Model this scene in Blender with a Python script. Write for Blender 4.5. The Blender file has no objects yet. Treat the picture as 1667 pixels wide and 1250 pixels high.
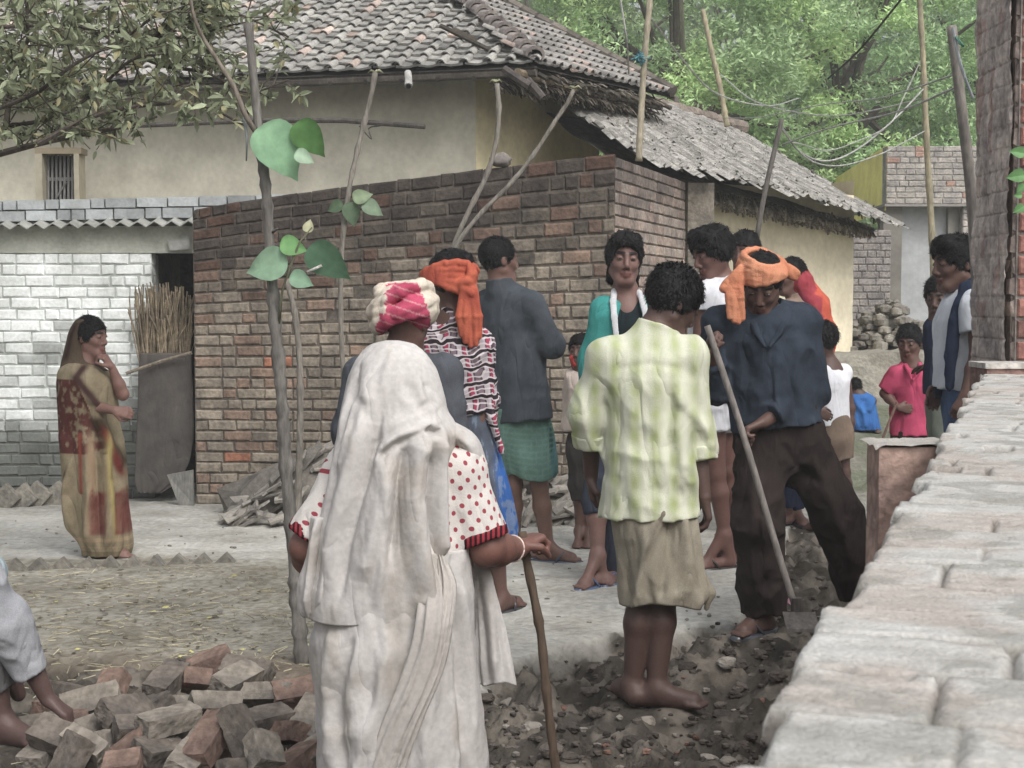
import bpy, math, random
import numpy as np
from mathutils import Vector
random.seed(7)
sc = bpy.context.scene
COL = sc.collection
# ------------------------------------------------------------------ camera, sky, sun, exposure
F = 2400.0; CX = 833.5; CY = 625.0; H = 1.40; TH = math.atan((625 - 490) / 2400.0)
cam = bpy.data.cameras.new("camera"); camo = bpy.data.objects.new("camera", cam); COL.objects.link(camo)
camo.location = (0, 0, H); camo.rotation_euler = (math.pi / 2 - TH, 0, 0)
cam.sensor_width = 36; cam.lens = 36 * F / 1667.0; cam.clip_start = .05; cam.clip_end = 900
cam.dof.use_dof = True; cam.dof.focus_distance = 6.6; cam.dof.aperture_fstop = 22
sc.camera = camo
wd = bpy.data.worlds.new("World"); sc.world = wd; wd.use_nodes = True
nt = wd.node_tree; bgn = nt.nodes['Background']
sky = nt.nodes.new('ShaderNodeTexSky'); sky.sky_type = 'NISHITA'; sky.sun_disc = False
SE, SR = math.radians(48), math.radians(150)
sky.sun_elevation = SE; sky.sun_rotation = SR; sky.dust_density = 6; sky.air_density = 1.2; sky.ozone_density = 1.5
hs = nt.nodes.new('ShaderNodeHueSaturation'); hs.inputs['Saturation'].default_value = .28
nt.links.new(sky.outputs[0], hs.inputs['Color']); nt.links.new(hs.outputs[0], bgn.inputs[0])
bgn.inputs[1].default_value = .115
sl = bpy.data.lights.new("sun", 'SUN'); slo = bpy.data.objects.new("sun", sl); COL.objects.link(slo)
sl.energy = .9; sl.angle = math.radians(35); sl.color = (1, .985, .95)
sdir = Vector((math.sin(SR) * math.cos(SE), math.cos(SR) * math.cos(SE), math.sin(SE)))
slo.rotation_euler = sdir.to_track_quat('Z', 'Y').to_euler()
sc.view_settings.view_transform = 'Standard'; sc.view_settings.look = 'None'
sc.view_settings.exposure = .66; sc.view_settings.gamma = 1
sc.cycles.max_bounces = 6; sc.cycles.use_denoising = True

# ------------------------------------------------------------------ helpers
ct, st = math.cos(TH), math.sin(TH)
def W(px, py, d):
    u = (px - CX) / F; v = (CY - py) / F
    y = ct + v * st; z = -st + v * ct
    return np.array([u / y * d, d, H + z / y * d])
def proj(P):
    P = np.asarray(P, float); x = P[..., 0]; y = P[..., 1]; z = P[..., 2] - H
    f = y * ct - z * st; up = y * st + z * ct
    return CX + F * x / f, CY - F * up / f
def G(px, py, z=0.0):
    a = W(px, py, 1.0); t = (z - H) / (a[2] - H)
    return np.array([a[0] * t, t, z])
def hx(r, g, b):
    f = lambda c: (c / 255 / 12.92) if c / 255 <= .04045 else ((c / 255 + .055) / 1.055) ** 2.4
    v = np.array([f(r), f(g), f(b)]); L = v @ [.3, .55, .15]; return L + (v - L) * .8
def unit(v):
    v = np.asarray(v, float); return v / (np.linalg.norm(v) + 1e-9)
def hash3(i, j, k, seed=0):
    n = (i * 374761393 + j * 668265263 + k * 2147483647 + seed * 1274126177).astype(np.int64) & 0xffffffff
    n = ((n ^ (n >> 13)) * 1274126177) & 0xffffffff
    return ((n ^ (n >> 16)) & 0xffff) / 65535.0
def vn(P, seed=0):
    P = np.asarray(P, float); i = np.floor(P).astype(np.int64); f = P - i; f = f * f * (3 - 2 * f); r = 0
    for a in (0, 1):
        for b in (0, 1):
            for c in (0, 1):
                w = (f[..., 0] if a else 1 - f[..., 0]) * (f[..., 1] if b else 1 - f[..., 1]) * (f[..., 2] if c else 1 - f[..., 2])
                r = r + w * hash3(i[..., 0] + a, i[..., 1] + b, i[..., 2] + c, seed)
    return r
def fbm(P, seed=0, o=3):
    P = np.asarray(P, float); r = 0; a = .5; s = 0
    for k in range(o):
        r = r + a * vn(P * 2 ** k, seed + k); s += a; a *= .5
    return r / s
def cub(xs, ys, x):
    xs = np.asarray(xs, float); ys = np.asarray(ys, float)
    if len(xs) < 3: return np.interp(x, xs, ys)
    dx = np.diff(xs); m = np.diff(ys) / dx
    t = np.empty(len(xs)); t[0] = m[0]; t[-1] = m[-1]
    t[1:-1] = (m[:-1] * dx[1:] + m[1:] * dx[:-1]) / (dx[1:] + dx[:-1])
    k = np.clip(np.searchsorted(xs, x) - 1, 0, len(xs) - 2); h = dx[k]; u = np.clip((x - xs[k]) / h, 0, 1)
    return (2 * u**3 - 3 * u**2 + 1) * ys[k] + (u**3 - 2 * u**2 + u) * h * t[k] + (-2 * u**3 + 3 * u**2) * ys[k + 1] + (u**3 - u**2) * h * t[k + 1]

ORG = {}
def thing(name, label, cat, loc, group=None):
    o = bpy.data.objects.new(name, None); COL.objects.link(o); o.location = tuple(float(v) for v in loc)
    o.empty_display_size = .1
    o['label'] = label; o['category'] = cat
    if group: o['group'] = group
    ORG[o.name] = np.array(loc, float); return o
def rawmesh(name, V, Fs, mat, col=None, smooth=True):
    V = np.asarray(V, float); me = bpy.data.meshes.new(name)
    if not isinstance(Fs, list) or (len(Fs) and np.isscalar(Fs[0][0])): Fs = [np.asarray(Fs)]
    Fs = [np.asarray(f) for f in Fs if len(f)]
    me.vertices.add(len(V)); me.vertices.foreach_set('co', V.astype(np.float32).ravel())
    loops = np.concatenate([f.ravel() for f in Fs]); tot = np.concatenate([np.full(len(f), f.shape[1]) for f in Fs])
    st_ = np.concatenate([[0], np.cumsum(tot)[:-1]])
    me.loops.add(len(loops)); me.loops.foreach_set('vertex_index', loops.astype(np.int32))
    me.polygons.add(len(tot)); me.polygons.foreach_set('loop_start', st_.astype(np.int32))
    me.polygons.foreach_set('loop_total', tot.astype(np.int32))
    me.polygons.foreach_set('use_smooth', np.full(len(tot), bool(smooth)))
    me.update(calc_edges=True)
    if col is not None:
        col = np.asarray(col, float)
        if col.ndim == 1: col = np.tile(col, (len(V), 1))
        a = me.color_attributes.new('col', 'FLOAT_COLOR', 'POINT')
        a.data.foreach_set('color', np.c_[col, np.ones(len(V))].astype(np.float32).ravel())
    me.materials.append(mat); return me
def part(name, V, Fs, mat, parent, col=None, smooth=True, label=None):
    og = ORG[parent.name]; me = rawmesh(name, np.asarray(V, float) - og, Fs, mat, col, smooth)
    o = bpy.data.objects.new(name, me); COL.objects.link(o); o.parent = parent; ORG[o.name] = og
    if label: o['label'] = label
    return o
def solo(name, label, cat, V, Fs, mat, loc, col=None, smooth=True, group=None, kind=None):
    me = rawmesh(name, np.asarray(V, float) - np.asarray(loc, float), Fs, mat, col, smooth)
    o = bpy.data.objects.new(name, me); COL.objects.link(o); o.location = tuple(float(v) for v in loc)
    if label: o['label'] = label
    if cat: o['category'] = cat
    if group: o['group'] = group
    if kind: o['kind'] = kind
    ORG[o.name] = np.array(loc, float); return o
class MB:
    def __init__(s): s.V = []; s.F = {}; s.C = []; s.n = 0
    def add(s, V, Fl, c=(1, 1, 1)):
        V = np.asarray(V, float); Fl = np.asarray(Fl)
        s.V.append(V); s.F.setdefault(Fl.shape[1], []).append(Fl + s.n)
        c = np.asarray(c, float); s.C.append(np.tile(c, (len(V), 1)) if c.ndim == 1 else c); s.n += len(V)
    def box(s, o, a, b, c, col=(1, 1, 1)):
        o, a, b, c = [np.asarray(v, float) for v in (o, a, b, c)]
        V = [o, o + a, o + a + b, o + b, o + c, o + a + c, o + a + b + c, o + b + c]
        s.add(V, [[0, 3, 2, 1], [4, 5, 6, 7], [0, 1, 5, 4], [1, 2, 6, 5], [2, 3, 7, 6], [3, 0, 4, 7]], col)
    def tube(s, pts, rad, n=8, col=(1, 1, 1), wob=0):
        pts = np.asarray(pts, float); rad = np.broadcast_to(np.asarray(rad, float), (len(pts),)) if np.ndim(rad) else np.full(len(pts), rad)
        T = np.gradient(pts, axis=0); T /= np.linalg.norm(T, axis=1)[:, None] + 1e-9
        ref = np.array([0, 0, 1.]) if abs(T[0][2]) < .8 else np.array([1., 0, 0])
        A = np.cross(T, ref); A /= np.linalg.norm(A, axis=1)[:, None] + 1e-9; B = np.cross(T, A)
        a = np.arange(n) / n * 2 * math.pi
        R = rad[:, None] * (1 + wob * (np.random.RandomState(len(pts)).rand(len(pts), n) - .5))
        V = pts[:, None] + R[..., None] * (np.cos(a)[None, :, None] * A[:, None] + np.sin(a)[None, :, None] * B[:, None])
        m = len(pts); V = np.concatenate([V.reshape(-1, 3), pts[:1], pts[-1:]])
        i = np.arange(m - 1)[:, None] * n; j = np.arange(n)[None]; j2 = (j + 1) % n
        Fq = np.stack([i + j, i + j2, i + n + j2, i + n + j], -1).reshape(-1, 4)
        jj = np.arange(n)
        Ft = np.r_[np.stack([np.full(n, m * n), (jj + 1) % n, jj], -1), np.stack([np.full(n, m * n + 1), (m - 1) * n + jj, (m - 1) * n + (jj + 1) % n], -1)]
        s.add(V, Fq, col)
        s.F.setdefault(3, []).append(Ft + s.n - len(V))
    def out(s): return np.concatenate(s.V), [np.concatenate(f) for f in s.F.values()], np.concatenate(s.C)
    def part(s, name, mat, parent, smooth=False, label=None, col=True):
        V, Fs, C = s.out(); return part(name, V, Fs, mat, parent, C if col else None, smooth, label)
    def solo(s, name, label, cat, mat, loc, smooth=False, group=None, kind=None):
        V, Fs, C = s.out(); return solo(name, label, cat, V, Fs, mat, loc, C, smooth, group, kind)
def spl(pts, n=24):
    pts = np.asarray(pts, float); t = np.r_[0, np.cumsum(np.linalg.norm(np.diff(pts, axis=0), axis=1))]
    x = np.linspace(0, t[-1], n); return np.stack([cub(t, pts[:, k], x) for k in range(3)], -1)

# ------------------------------------------------------------------ materials
def lk(t, a, b): t.links.new(a, b)
def mat(name, c=(128, 128, 128), c2=None, sc_=6, rough=.85, bump=.25, bsc=80, attr=False, st_=(1, 1, 1), spec=.25, var=.25, fine=None, trans=0, sheen=0, pat=None, ramp=(.35, .65), bd=.01, wrk=0, wsc=9):
    m = bpy.data.materials.new(name); m.use_nodes = True; t = m.node_tree; N = t.nodes
    b = N['Principled BSDF']; b.inputs['Roughness'].default_value = rough; b.inputs['Specular IOR Level'].default_value = spec
    if sheen: b.inputs['Sheen Weight'].default_value = sheen
    tc = N.new('ShaderNodeTexCoord'); mp = N.new('ShaderNodeMapping'); mp.inputs['Scale'].default_value = st_
    lk(t, tc.outputs['Object'], mp.inputs[0])
    n1 = N.new('ShaderNodeTexNoise'); n1.inputs['Scale'].default_value = sc_; n1.inputs['Detail'].default_value = 5; n1.inputs['Roughness'].default_value = .6; lk(t, mp.outputs[0], n1.inputs[0])
    cr = N.new('ShaderNodeMapRange'); cr.inputs[1].default_value = ramp[0]; cr.inputs[2].default_value = ramp[1]; lk(t, n1.outputs[0], cr.inputs[0])
    n2 = N.new('ShaderNodeTexNoise'); n2.inputs['Scale'].default_value = fine or bsc; n2.inputs['Detail'].default_value = 3; lk(t, mp.outputs[0], n2.inputs[0])
    vr = N.new('ShaderNodeMapRange'); vr.inputs[1].default_value = .3; vr.inputs[2].default_value = .7; vr.inputs[3].default_value = 1 - var; vr.inputs[4].default_value = 1 + var; lk(t, n2.outputs[0], vr.inputs[0])
    def mix(f, a, bb, mode='MIX'):
        x = N.new('ShaderNodeMix'); x.data_type = 'RGBA'; x.blend_type = mode
        for s_, v in ((0, f), (6, a), (7, bb)):
            if hasattr(v, 'links'): lk(t, v, x.inputs[s_])
            elif s_ == 0: x.inputs[0].default_value = v
            else: x.inputs[s_].default_value = (*v, 1)
        return x.outputs[2]
    A = hx(*c); B = hx(*(c2 or c))
    if pat is not None: base = pat(t, N, tc, mix)
    elif attr:
        at = N.new('ShaderNodeVertexColor'); at.layer_name = 'col'
        if c2: base = mix(cr.outputs[0], at.outputs[0], mix(1.0, at.outputs[0], hx(*c2) / np.maximum(hx(*c), .01), 'MULTIPLY'))
        else: base = at.outputs[0]
    else: base = mix(cr.outputs[0], A, B)
    hv = N.new('ShaderNodeVectorMath'); hv.operation = 'SCALE'; lk(t, base, hv.inputs[0]); lk(t, vr.outputs[0], hv.inputs['Scale'])
    lk(t, hv.outputs[0], b.inputs['Base Color'])
    if bump:
        bp = N.new('ShaderNodeBump'); bp.inputs['Strength'].default_value = bump; bp.inputs['Distance'].default_value = bd
        lk(t, n2.outputs[0], bp.inputs['Height']); lk(t, bp.outputs[0], b.inputs['Normal'])
        if wrk:
            n3 = N.new('ShaderNodeTexNoise'); n3.inputs['Scale'].default_value = wsc; n3.inputs['Detail'].default_value = 3; n3.inputs['Distortion'].default_value = .5; n3.inputs['Roughness'].default_value = .5; m3 = N.new('ShaderNodeMapping'); m3.inputs['Rotation'].default_value = (.5, .35, .2); m3.inputs['Scale'].default_value = (1.2, 1.2, .45); lk(t, tc.outputs['Object'], m3.inputs[0]); lk(t, m3.outputs[0], n3.inputs[0])
            hgt = mth(t, N, 'ABSOLUTE', mth(t, N, 'SUBTRACT', n3.outputs[0], .5)); hgt = mth(t, N, 'POWER', mth(t, N, 'MINIMUM', mth(t, N, 'MULTIPLY', hgt, 11.0), 1.0), .8); hgt = mth(t, N, 'ADD', mth(t, N, 'MULTIPLY', hgt, .35), n3.outputs[0])
            b2 = N.new('ShaderNodeBump'); b2.inputs['Strength'].default_value = wrk; b2.inputs['Distance'].default_value = .03
            lk(t, hgt, b2.inputs['Height']); lk(t, b2.outputs[0], bp.inputs['Normal'])
    if trans:
        tr = N.new('ShaderNodeBsdfTranslucent'); lk(t, hv.outputs[0], tr.inputs[0]); ms = N.new('ShaderNodeMixShader'); ms.inputs[0].default_value = trans
        lk(t, b.outputs[0], ms.inputs[1]); lk(t, tr.outputs[0], ms.inputs[2]); lk(t, ms.outputs[0], N['Material Output'].inputs[0])
    return m
def sep(t, N, tc):
    s = N.new('ShaderNodeSeparateXYZ'); lk(t, tc.outputs['Object'], s.inputs[0]); return s
def mth(t, N, op, a, b=None):
    x = N.new('ShaderNodeMath'); x.operation = op
    for i, v in enumerate((a, b)):
        if v is None: continue
        if hasattr(v, 'links'): lk(t, v, x.inputs[i])
        else: x.inputs[i].default_value = v
    return x.outputs[0]
def stripe(t, N, s, f, w, ph=0):   # 1 where fract(s*f+ph)<w
    return mth(t, N, 'LESS_THAN', mth(t, N, 'FRACT', mth(t, N, 'ADD', mth(t, N, 'MULTIPLY', s, f), ph + 50)), w)
def pat_dots(t, N, tc, mix):
    s = sep(t, N, tc); cb = N.new('ShaderNodeCombineXYZ'); 
    lk(t, mth(t, N, 'ADD', s.outputs[0], mth(t, N, 'MULTIPLY', s.outputs[1], .8)), cb.inputs[0]); lk(t, s.outputs[2], cb.inputs[1])
    mp = N.new('ShaderNodeMapping'); mp.inputs['Rotation'].default_value = (0, 0, .72); lk(t, cb.outputs[0], mp.inputs[0])
    v = N.new('ShaderNodeTexVoronoi'); v.voronoi_dimensions = '2D'; v.inputs['Scale'].default_value = 33; v.inputs['Randomness'].default_value = .12
    lk(t, mp.outputs[0], v.inputs['Vector'])
    return mix(mth(t, N, 'LESS_THAN', v.outputs['Distance'], .215), hx(206, 200, 194), hx(158, 58, 72))
def pat_plaid(t, N, tc, mix):
    s = sep(t, N, tc); x, z = s.outputs[0], s.outputs[2]
    nz = N.new('ShaderNodeTexNoise'); nz.inputs['Scale'].default_value = 9; lk(t, tc.outputs['Object'], nz.inputs[0])
    o = mth(t, N, 'MULTIPLY', nz.outputs[0], .07)
    x = mth(t, N, 'ADD', mth(t, N, 'ADD', x, o), mth(t, N, 'MULTIPLY', z, .12)); z = mth(t, N, 'ADD', mth(t, N, 'ADD', z, mth(t, N, 'MULTIPLY', o, 1.4)), mth(t, N, 'MULTIPLY', s.outputs[0], -.1))
    c = mix(stripe(t, N, x, 11, .4), hx(178, 168, 174), hx(118, 100, 110))
    c = mix(stripe(t, N, x, 11, .22, .3), c, hx(164, 50, 84))
    c = mix(stripe(t, N, z, 15, .38), c, hx(48, 40, 46)); c = mix(mth(t, N, 'MULTIPLY', stripe(t, N, x, 33, .25), .7), c, hx(60, 48, 56))
    c = mix(mth(t, N, 'MULTIPLY', stripe(t, N, z, 45, .3, .1), .8), c, hx(212, 202, 206))
    return c
def pat_green(t, N, tc, mix):
    s = sep(t, N, tc); x = s.outputs[0]; nz = N.new('ShaderNodeTexNoise'); nz.inputs['Scale'].default_value = 7; lk(t, tc.outputs['Object'], nz.inputs[0])
    x = mth(t, N, 'ADD', x, mth(t, N, 'MULTIPLY', nz.outputs[0], .03))
    w = mth(t, N, 'SINE', mth(t, N, 'MULTIPLY', x, 2 * math.pi * 15)); w = mth(t, N, 'ADD', mth(t, N, 'MULTIPLY', w, .5), .5)
    w2 = mth(t, N, 'SINE', mth(t, N, 'MULTIPLY', s.outputs[2], 2 * math.pi * 13)); w2 = mth(t, N, 'ADD', mth(t, N, 'MULTIPLY', w2, .2), .85)
    w = mth(t, N, 'MULTIPLY', w, w2)
    return mix(mth(t, N, 'MULTIPLY', w, mth(t, N, 'ADD', nz.outputs[0], .25)), hx(204, 206, 184), hx(158, 170, 104))
def pat_tex(c1, c2, c3, f, amt=.5):
    def fn(t, N, tc, mix):
        s = sep(t, N, tc); nz = N.new('ShaderNodeTexNoise'); nz.inputs['Scale'].default_value = 5; nz.inputs['Detail'].default_value = 4; lk(t, tc.outputs['Object'], nz.inputs[0])
        c = mix(mth(t, N, 'GREATER_THAN', nz.outputs[0], .52), hx(*c1), hx(*c2))
        return mix(mth(t, N, 'MULTIPLY', stripe(t, N, s.outputs[2], f, .3), amt), c, hx(*c3))
    return fn
BRK = mat('brick', (140, 128, 116), (104, 96, 90), sc_=6, attr=True, bump=.8, bsc=55, var=.28, rough=.95, spec=.1, fine=38)
WBRK = mat('whitewashed_brick', (200, 205, 205), (165, 170, 168), sc_=3.5, attr=True, bump=.4, bsc=40, var=.1, rough=.9, spec=.1)
TILE = mat('clay_tile', (140, 138, 132), (108, 106, 103), sc_=4, attr=True, bump=.4, bsc=50, var=.2, rough=.95, spec=.1)
GRD = mat('earth', (160, 156, 146), (140, 134, 122), sc_=2.2, attr=True, bump=.9, bsc=26, var=.16, rough=1, spec=.05, bd=.02)
MUDW = mat('mud_plaster', (184, 178, 158), (166, 160, 142), sc_=2.5, attr=True, bump=.3, bsc=18, var=.07, rough=.95, spec=.1)
THAT = mat('thatch', (140, 136, 128), (100, 97, 92), sc_=9, attr=True, bump=.7, bsc=70, var=.35, rough=1, spec=.05)
BARK = mat('bark', (122, 118, 110), (96, 92, 86), sc_=14, attr=True, bump=.7, bsc=60, var=.3, st_=(1, 1, .25), rough=.95, spec=.1)
LEAF = mat('leaf', (100, 130, 90), None, attr=True, bump=.1, bsc=30, var=.12, rough=.55, spec=.3, trans=.25)
SKIN = mat('skin', (92, 66, 58), (84, 60, 53), sc_=10, attr=True, bump=.08, bsc=120, var=.08, rough=.5, spec=.35)
HAIR = mat('hair', (26, 24, 26), (16, 15, 17), sc_=30, bump=.5, bsc=200, var=.4, rough=.55, spec=.22)
EYE = mat('eye_surface', attr=True, bump=0, var=0, rough=.2, spec=.5)
def cloth(name, c, c2=None, **k):
    k.setdefault('bump', .12); k.setdefault('bsc', 240); k.setdefault('wrk', .5); k.setdefault('wsc', 5); k.setdefault('var', .12); k.setdefault('rough', .95); k.setdefault('spec', .08); k.setdefault('sc_', 7)
    return mat(name, c, c2, **k)
CLV = cloth('printed_cloth', (128, 128, 128), (112, 110, 108), attr=True)
WOODD = mat('weathered_wood', (118, 112, 106), (92, 88, 84), sc_=12, bump=.5, bsc=60, var=.25, attr=True, st_=(1, 1, .3))
# ------------------------------------------------------------------ signed-distance modelling
class S:
    def __init__(s, lo, hi, h):
        s.lo = np.asarray(lo, float); s.h = h; n = np.ceil((np.asarray(hi, float) - s.lo) / h).astype(int) + 1
        s.n = n; s.D = np.full(n, 1.0, np.float32); s.ax = [(s.lo[i] + h * np.arange(n[i])).astype(np.float32) for i in range(3)]
    def win(s, lo, hi):
        sl_ = []
        for i in range(3):
            a = int(max(0, math.floor((lo[i] - s.lo[i]) / s.h))); b = int(min(s.n[i], math.ceil((hi[i] - s.lo[i]) / s.h) + 1))
            if b <= a: return None
            sl_.append(slice(a, b))
        X = s.ax[0][sl_[0]][:, None, None]; Y = s.ax[1][sl_[1]][None, :, None]; Z = s.ax[2][sl_[2]][None, None, :]
        return tuple(sl_), X, Y, Z
    def _mix(s, sl_, d, k, op):
        a = s.D[sl_]
        if op == 'u':
            h = np.maximum(k - np.abs(a - d), 0) / k; s.D[sl_] = np.minimum(a, d) - h * h * k * .25
        else:
            d = -d; h = np.maximum(k - np.abs(a - d), 0) / k; s.D[sl_] = np.maximum(a, d) + h * h * k * .25
    def cone(s, a, b, ra, rb, k=.02, n=None, q=1, cut=False, cuta=False, op='u'):
        a = np.asarray(a, float); b = np.asarray(b, float); R = max(ra, rb) + k + 2 * s.h
        w = s.win(np.minimum(a, b) - R, np.maximum(a, b) + R)
        if w is None: return
        sl_, X, Y, Z = w; v = b - a; x = X - a[0]; y = Y - a[1]; z = Z - a[2]
        dr = unit(v); ax_ = x * dr[0] + y * dr[1] + z * dr[2]
        if n is not None and q != 1:
            n = unit(n); g = (q - 1) * (x * n[0] + y * n[1] + z * n[2]); x = x + g * n[0]; y = y + g * n[1]; z = z + g * n[2]
            v = v + (q - 1) * v.dot(n) * n
        L = v.dot(v) + 1e-9; t = np.clip((x * v[0] + y * v[1] + z * v[2]) / L, 0, 1)
        d = np.sqrt((x - t * v[0])**2 + (y - t * v[1])**2 + (z - t * v[2])**2) - (ra + (rb - ra) * t)
        if cut: d = np.maximum(d, ax_ - np.linalg.norm(b - a))
        if cuta: d = np.maximum(d, -ax_)
        s._mix(sl_, d.astype(np.float32), k, op)
    def ell(s, c, r, M=None, k=.02, op='u'):
        c = np.asarray(c, float); r = np.asarray(r, float); R = r.max() + k + 2 * s.h
        w = s.win(c - R, c + R)
        if w is None: return
        sl_, X, Y, Z = w; x = X - c[0]; y = Y - c[1]; z = Z - c[2]
        if M is not None: x, y, z = [x * m[0] + y * m[1] + z * m[2] for m in M]
        k0 = np.sqrt((x / r[0])**2 + (y / r[1])**2 + (z / r[2])**2); k1 = np.sqrt((x / r[0]**2)**2 + (y / r[1]**2)**2 + (z / r[2]**2)**2)
        s._mix(sl_, (k0 * (k0 - 1) / (k1 + 1e-6)).astype(np.float32), k, op)
    def cut(s, p, n):
        n = unit(n); d = (s.ax[0][:, None, None] - p[0]) * n[0] + (s.ax[1][None, :, None] - p[1]) * n[1] + (s.ax[2][None, None, :] - p[2]) * n[2]
        s.D = np.maximum(s.D, d.astype(np.float32))
    def disp(s, fn, lim=.035):
        i = np.nonzero(np.abs(s.D) < lim)
        P = np.stack([s.ax[k][i[k]] for k in range(3)], -1).astype(float); s.D[i] += fn(P).astype(np.float32)
    def mesh(s):
        D = s.D; D[0] = D[-1] = 1; D[:, 0] = D[:, -1] = 1; D[:, :, 0] = D[:, :, -1] = 1
        I = D < 0; n = D.shape; nc = tuple(k - 1 for k in n)
        cnt = np.zeros(nc, np.int8)
        cs = [(a, b, c) for a in (0, 1) for b in (0, 1) for c in (0, 1)]
        sub = lambda A, c: A[c[0]:c[0] + nc[0], c[1]:c[1] + nc[1], c[2]:c[2] + nc[2]]
        for c in cs: cnt += sub(I, c)
        act = (cnt > 0) & (cnt < 8); ii = np.stack(np.nonzero(act), -1)
        idx = np.full(nc, -1, np.int32); idx[act] = np.arange(len(ii))
        acc = np.zeros((len(ii), 3)); num = np.zeros(len(ii))
        vals = {c: D[ii[:, 0] + c[0], ii[:, 1] + c[1], ii[:, 2] + c[2]] for c in cs}
        for c in cs:
            for ax in range(3):
                if c[ax]: continue
                e = list(c); e[ax] = 1; e = tuple(e); a = vals[c]; b = vals[e]; m = (a < 0) != (b < 0)
                t = np.where(m, a / np.where(m, a - b, 1), 0); p = np.tile(np.array(c, float), (len(ii), 1)); p[:, ax] += t
                acc += p * m[:, None]; num += m
        V = s.lo + s.h * (ii + acc / num[:, None])
        Q = []
        for ax in range(3):
            a0 = [slice(None)] * 3; a1 = [slice(None)] * 3; a0[ax] = slice(0, -1); a1[ax] = slice(1, None)
            A = I[tuple(a0)]; B = I[tuple(a1)]; m = A != B; e = np.stack(np.nonzero(m), -1)
            u, v = (ax + 1) % 3, (ax + 2) % 3
            ok = (e[:, u] > 0) & (e[:, v] > 0) & (e[:, u] < nc[u]) & (e[:, v] < nc[v]); e = e[ok]
            fl = A[e[:, 0], e[:, 1], e[:, 2]]
            q = []
            for du, dv in ((-1, -1), (0, -1), (0, 0), (-1, 0)):
                f = e.copy(); f[:, u] += du; f[:, v] += dv; q.append(idx[f[:, 0], f[:, 1], f[:, 2]])
            q = np.stack(q, -1); q[~fl] = q[~fl][:, ::-1]; Q.append(q)
        return V, np.concatenate(Q)
def wrinkle(amp, sc_=(9, 9, 5), seed=0, ridges=()):
    sc_ = np.array(sc_, float)
    def fn(P):
        w = fbm(P * .5, seed + 5) * 2 - 1
        n = fbm(P * sc_ + w[:, None] * 3.0, seed, 2); r = 1 - np.abs(2 * n - 1) * 2.4; n2 = fbm(P * sc_ * 2.3 + w[:, None] * 3.0, seed + 9, 2); r = 1.15 * r + .35 * (1 - np.abs(2 * n2 - 1) * 2.4)
        d = -amp * r
        if ridges: d = d - ridge_f(P, ridges)
        return d
    return fn
def ridge_f(P, ridges):
    px, py = proj(P); return ridge_px(px, py, ridges)
def ridge_px(px, py, ridges):
    o = np.zeros_like(px)
    for pts, amp, wd_ in ridges:
        pts = np.asarray(pts, float)
        best = np.full(px.shape, 1e9); tt = np.zeros(px.shape); n = len(pts) - 1
        for i in range(n):
            a = pts[i]; v = pts[i + 1] - a; L = v.dot(v) + 1e-9
            t = np.clip(((px - a[0]) * v[0] + (py - a[1]) * v[1]) / L, 0, 1)
            d = np.hypot(px - a[0] - t * v[0], py - a[1] - t * v[1]); m = d < best; best[m] = d[m]; tt[m] = ((i + t) / n)[m]
        o += amp * np.exp(-(best / wd_)**2) * np.minimum(1, np.minimum(tt, 1 - tt) * 6 + .25)
    return o
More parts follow.
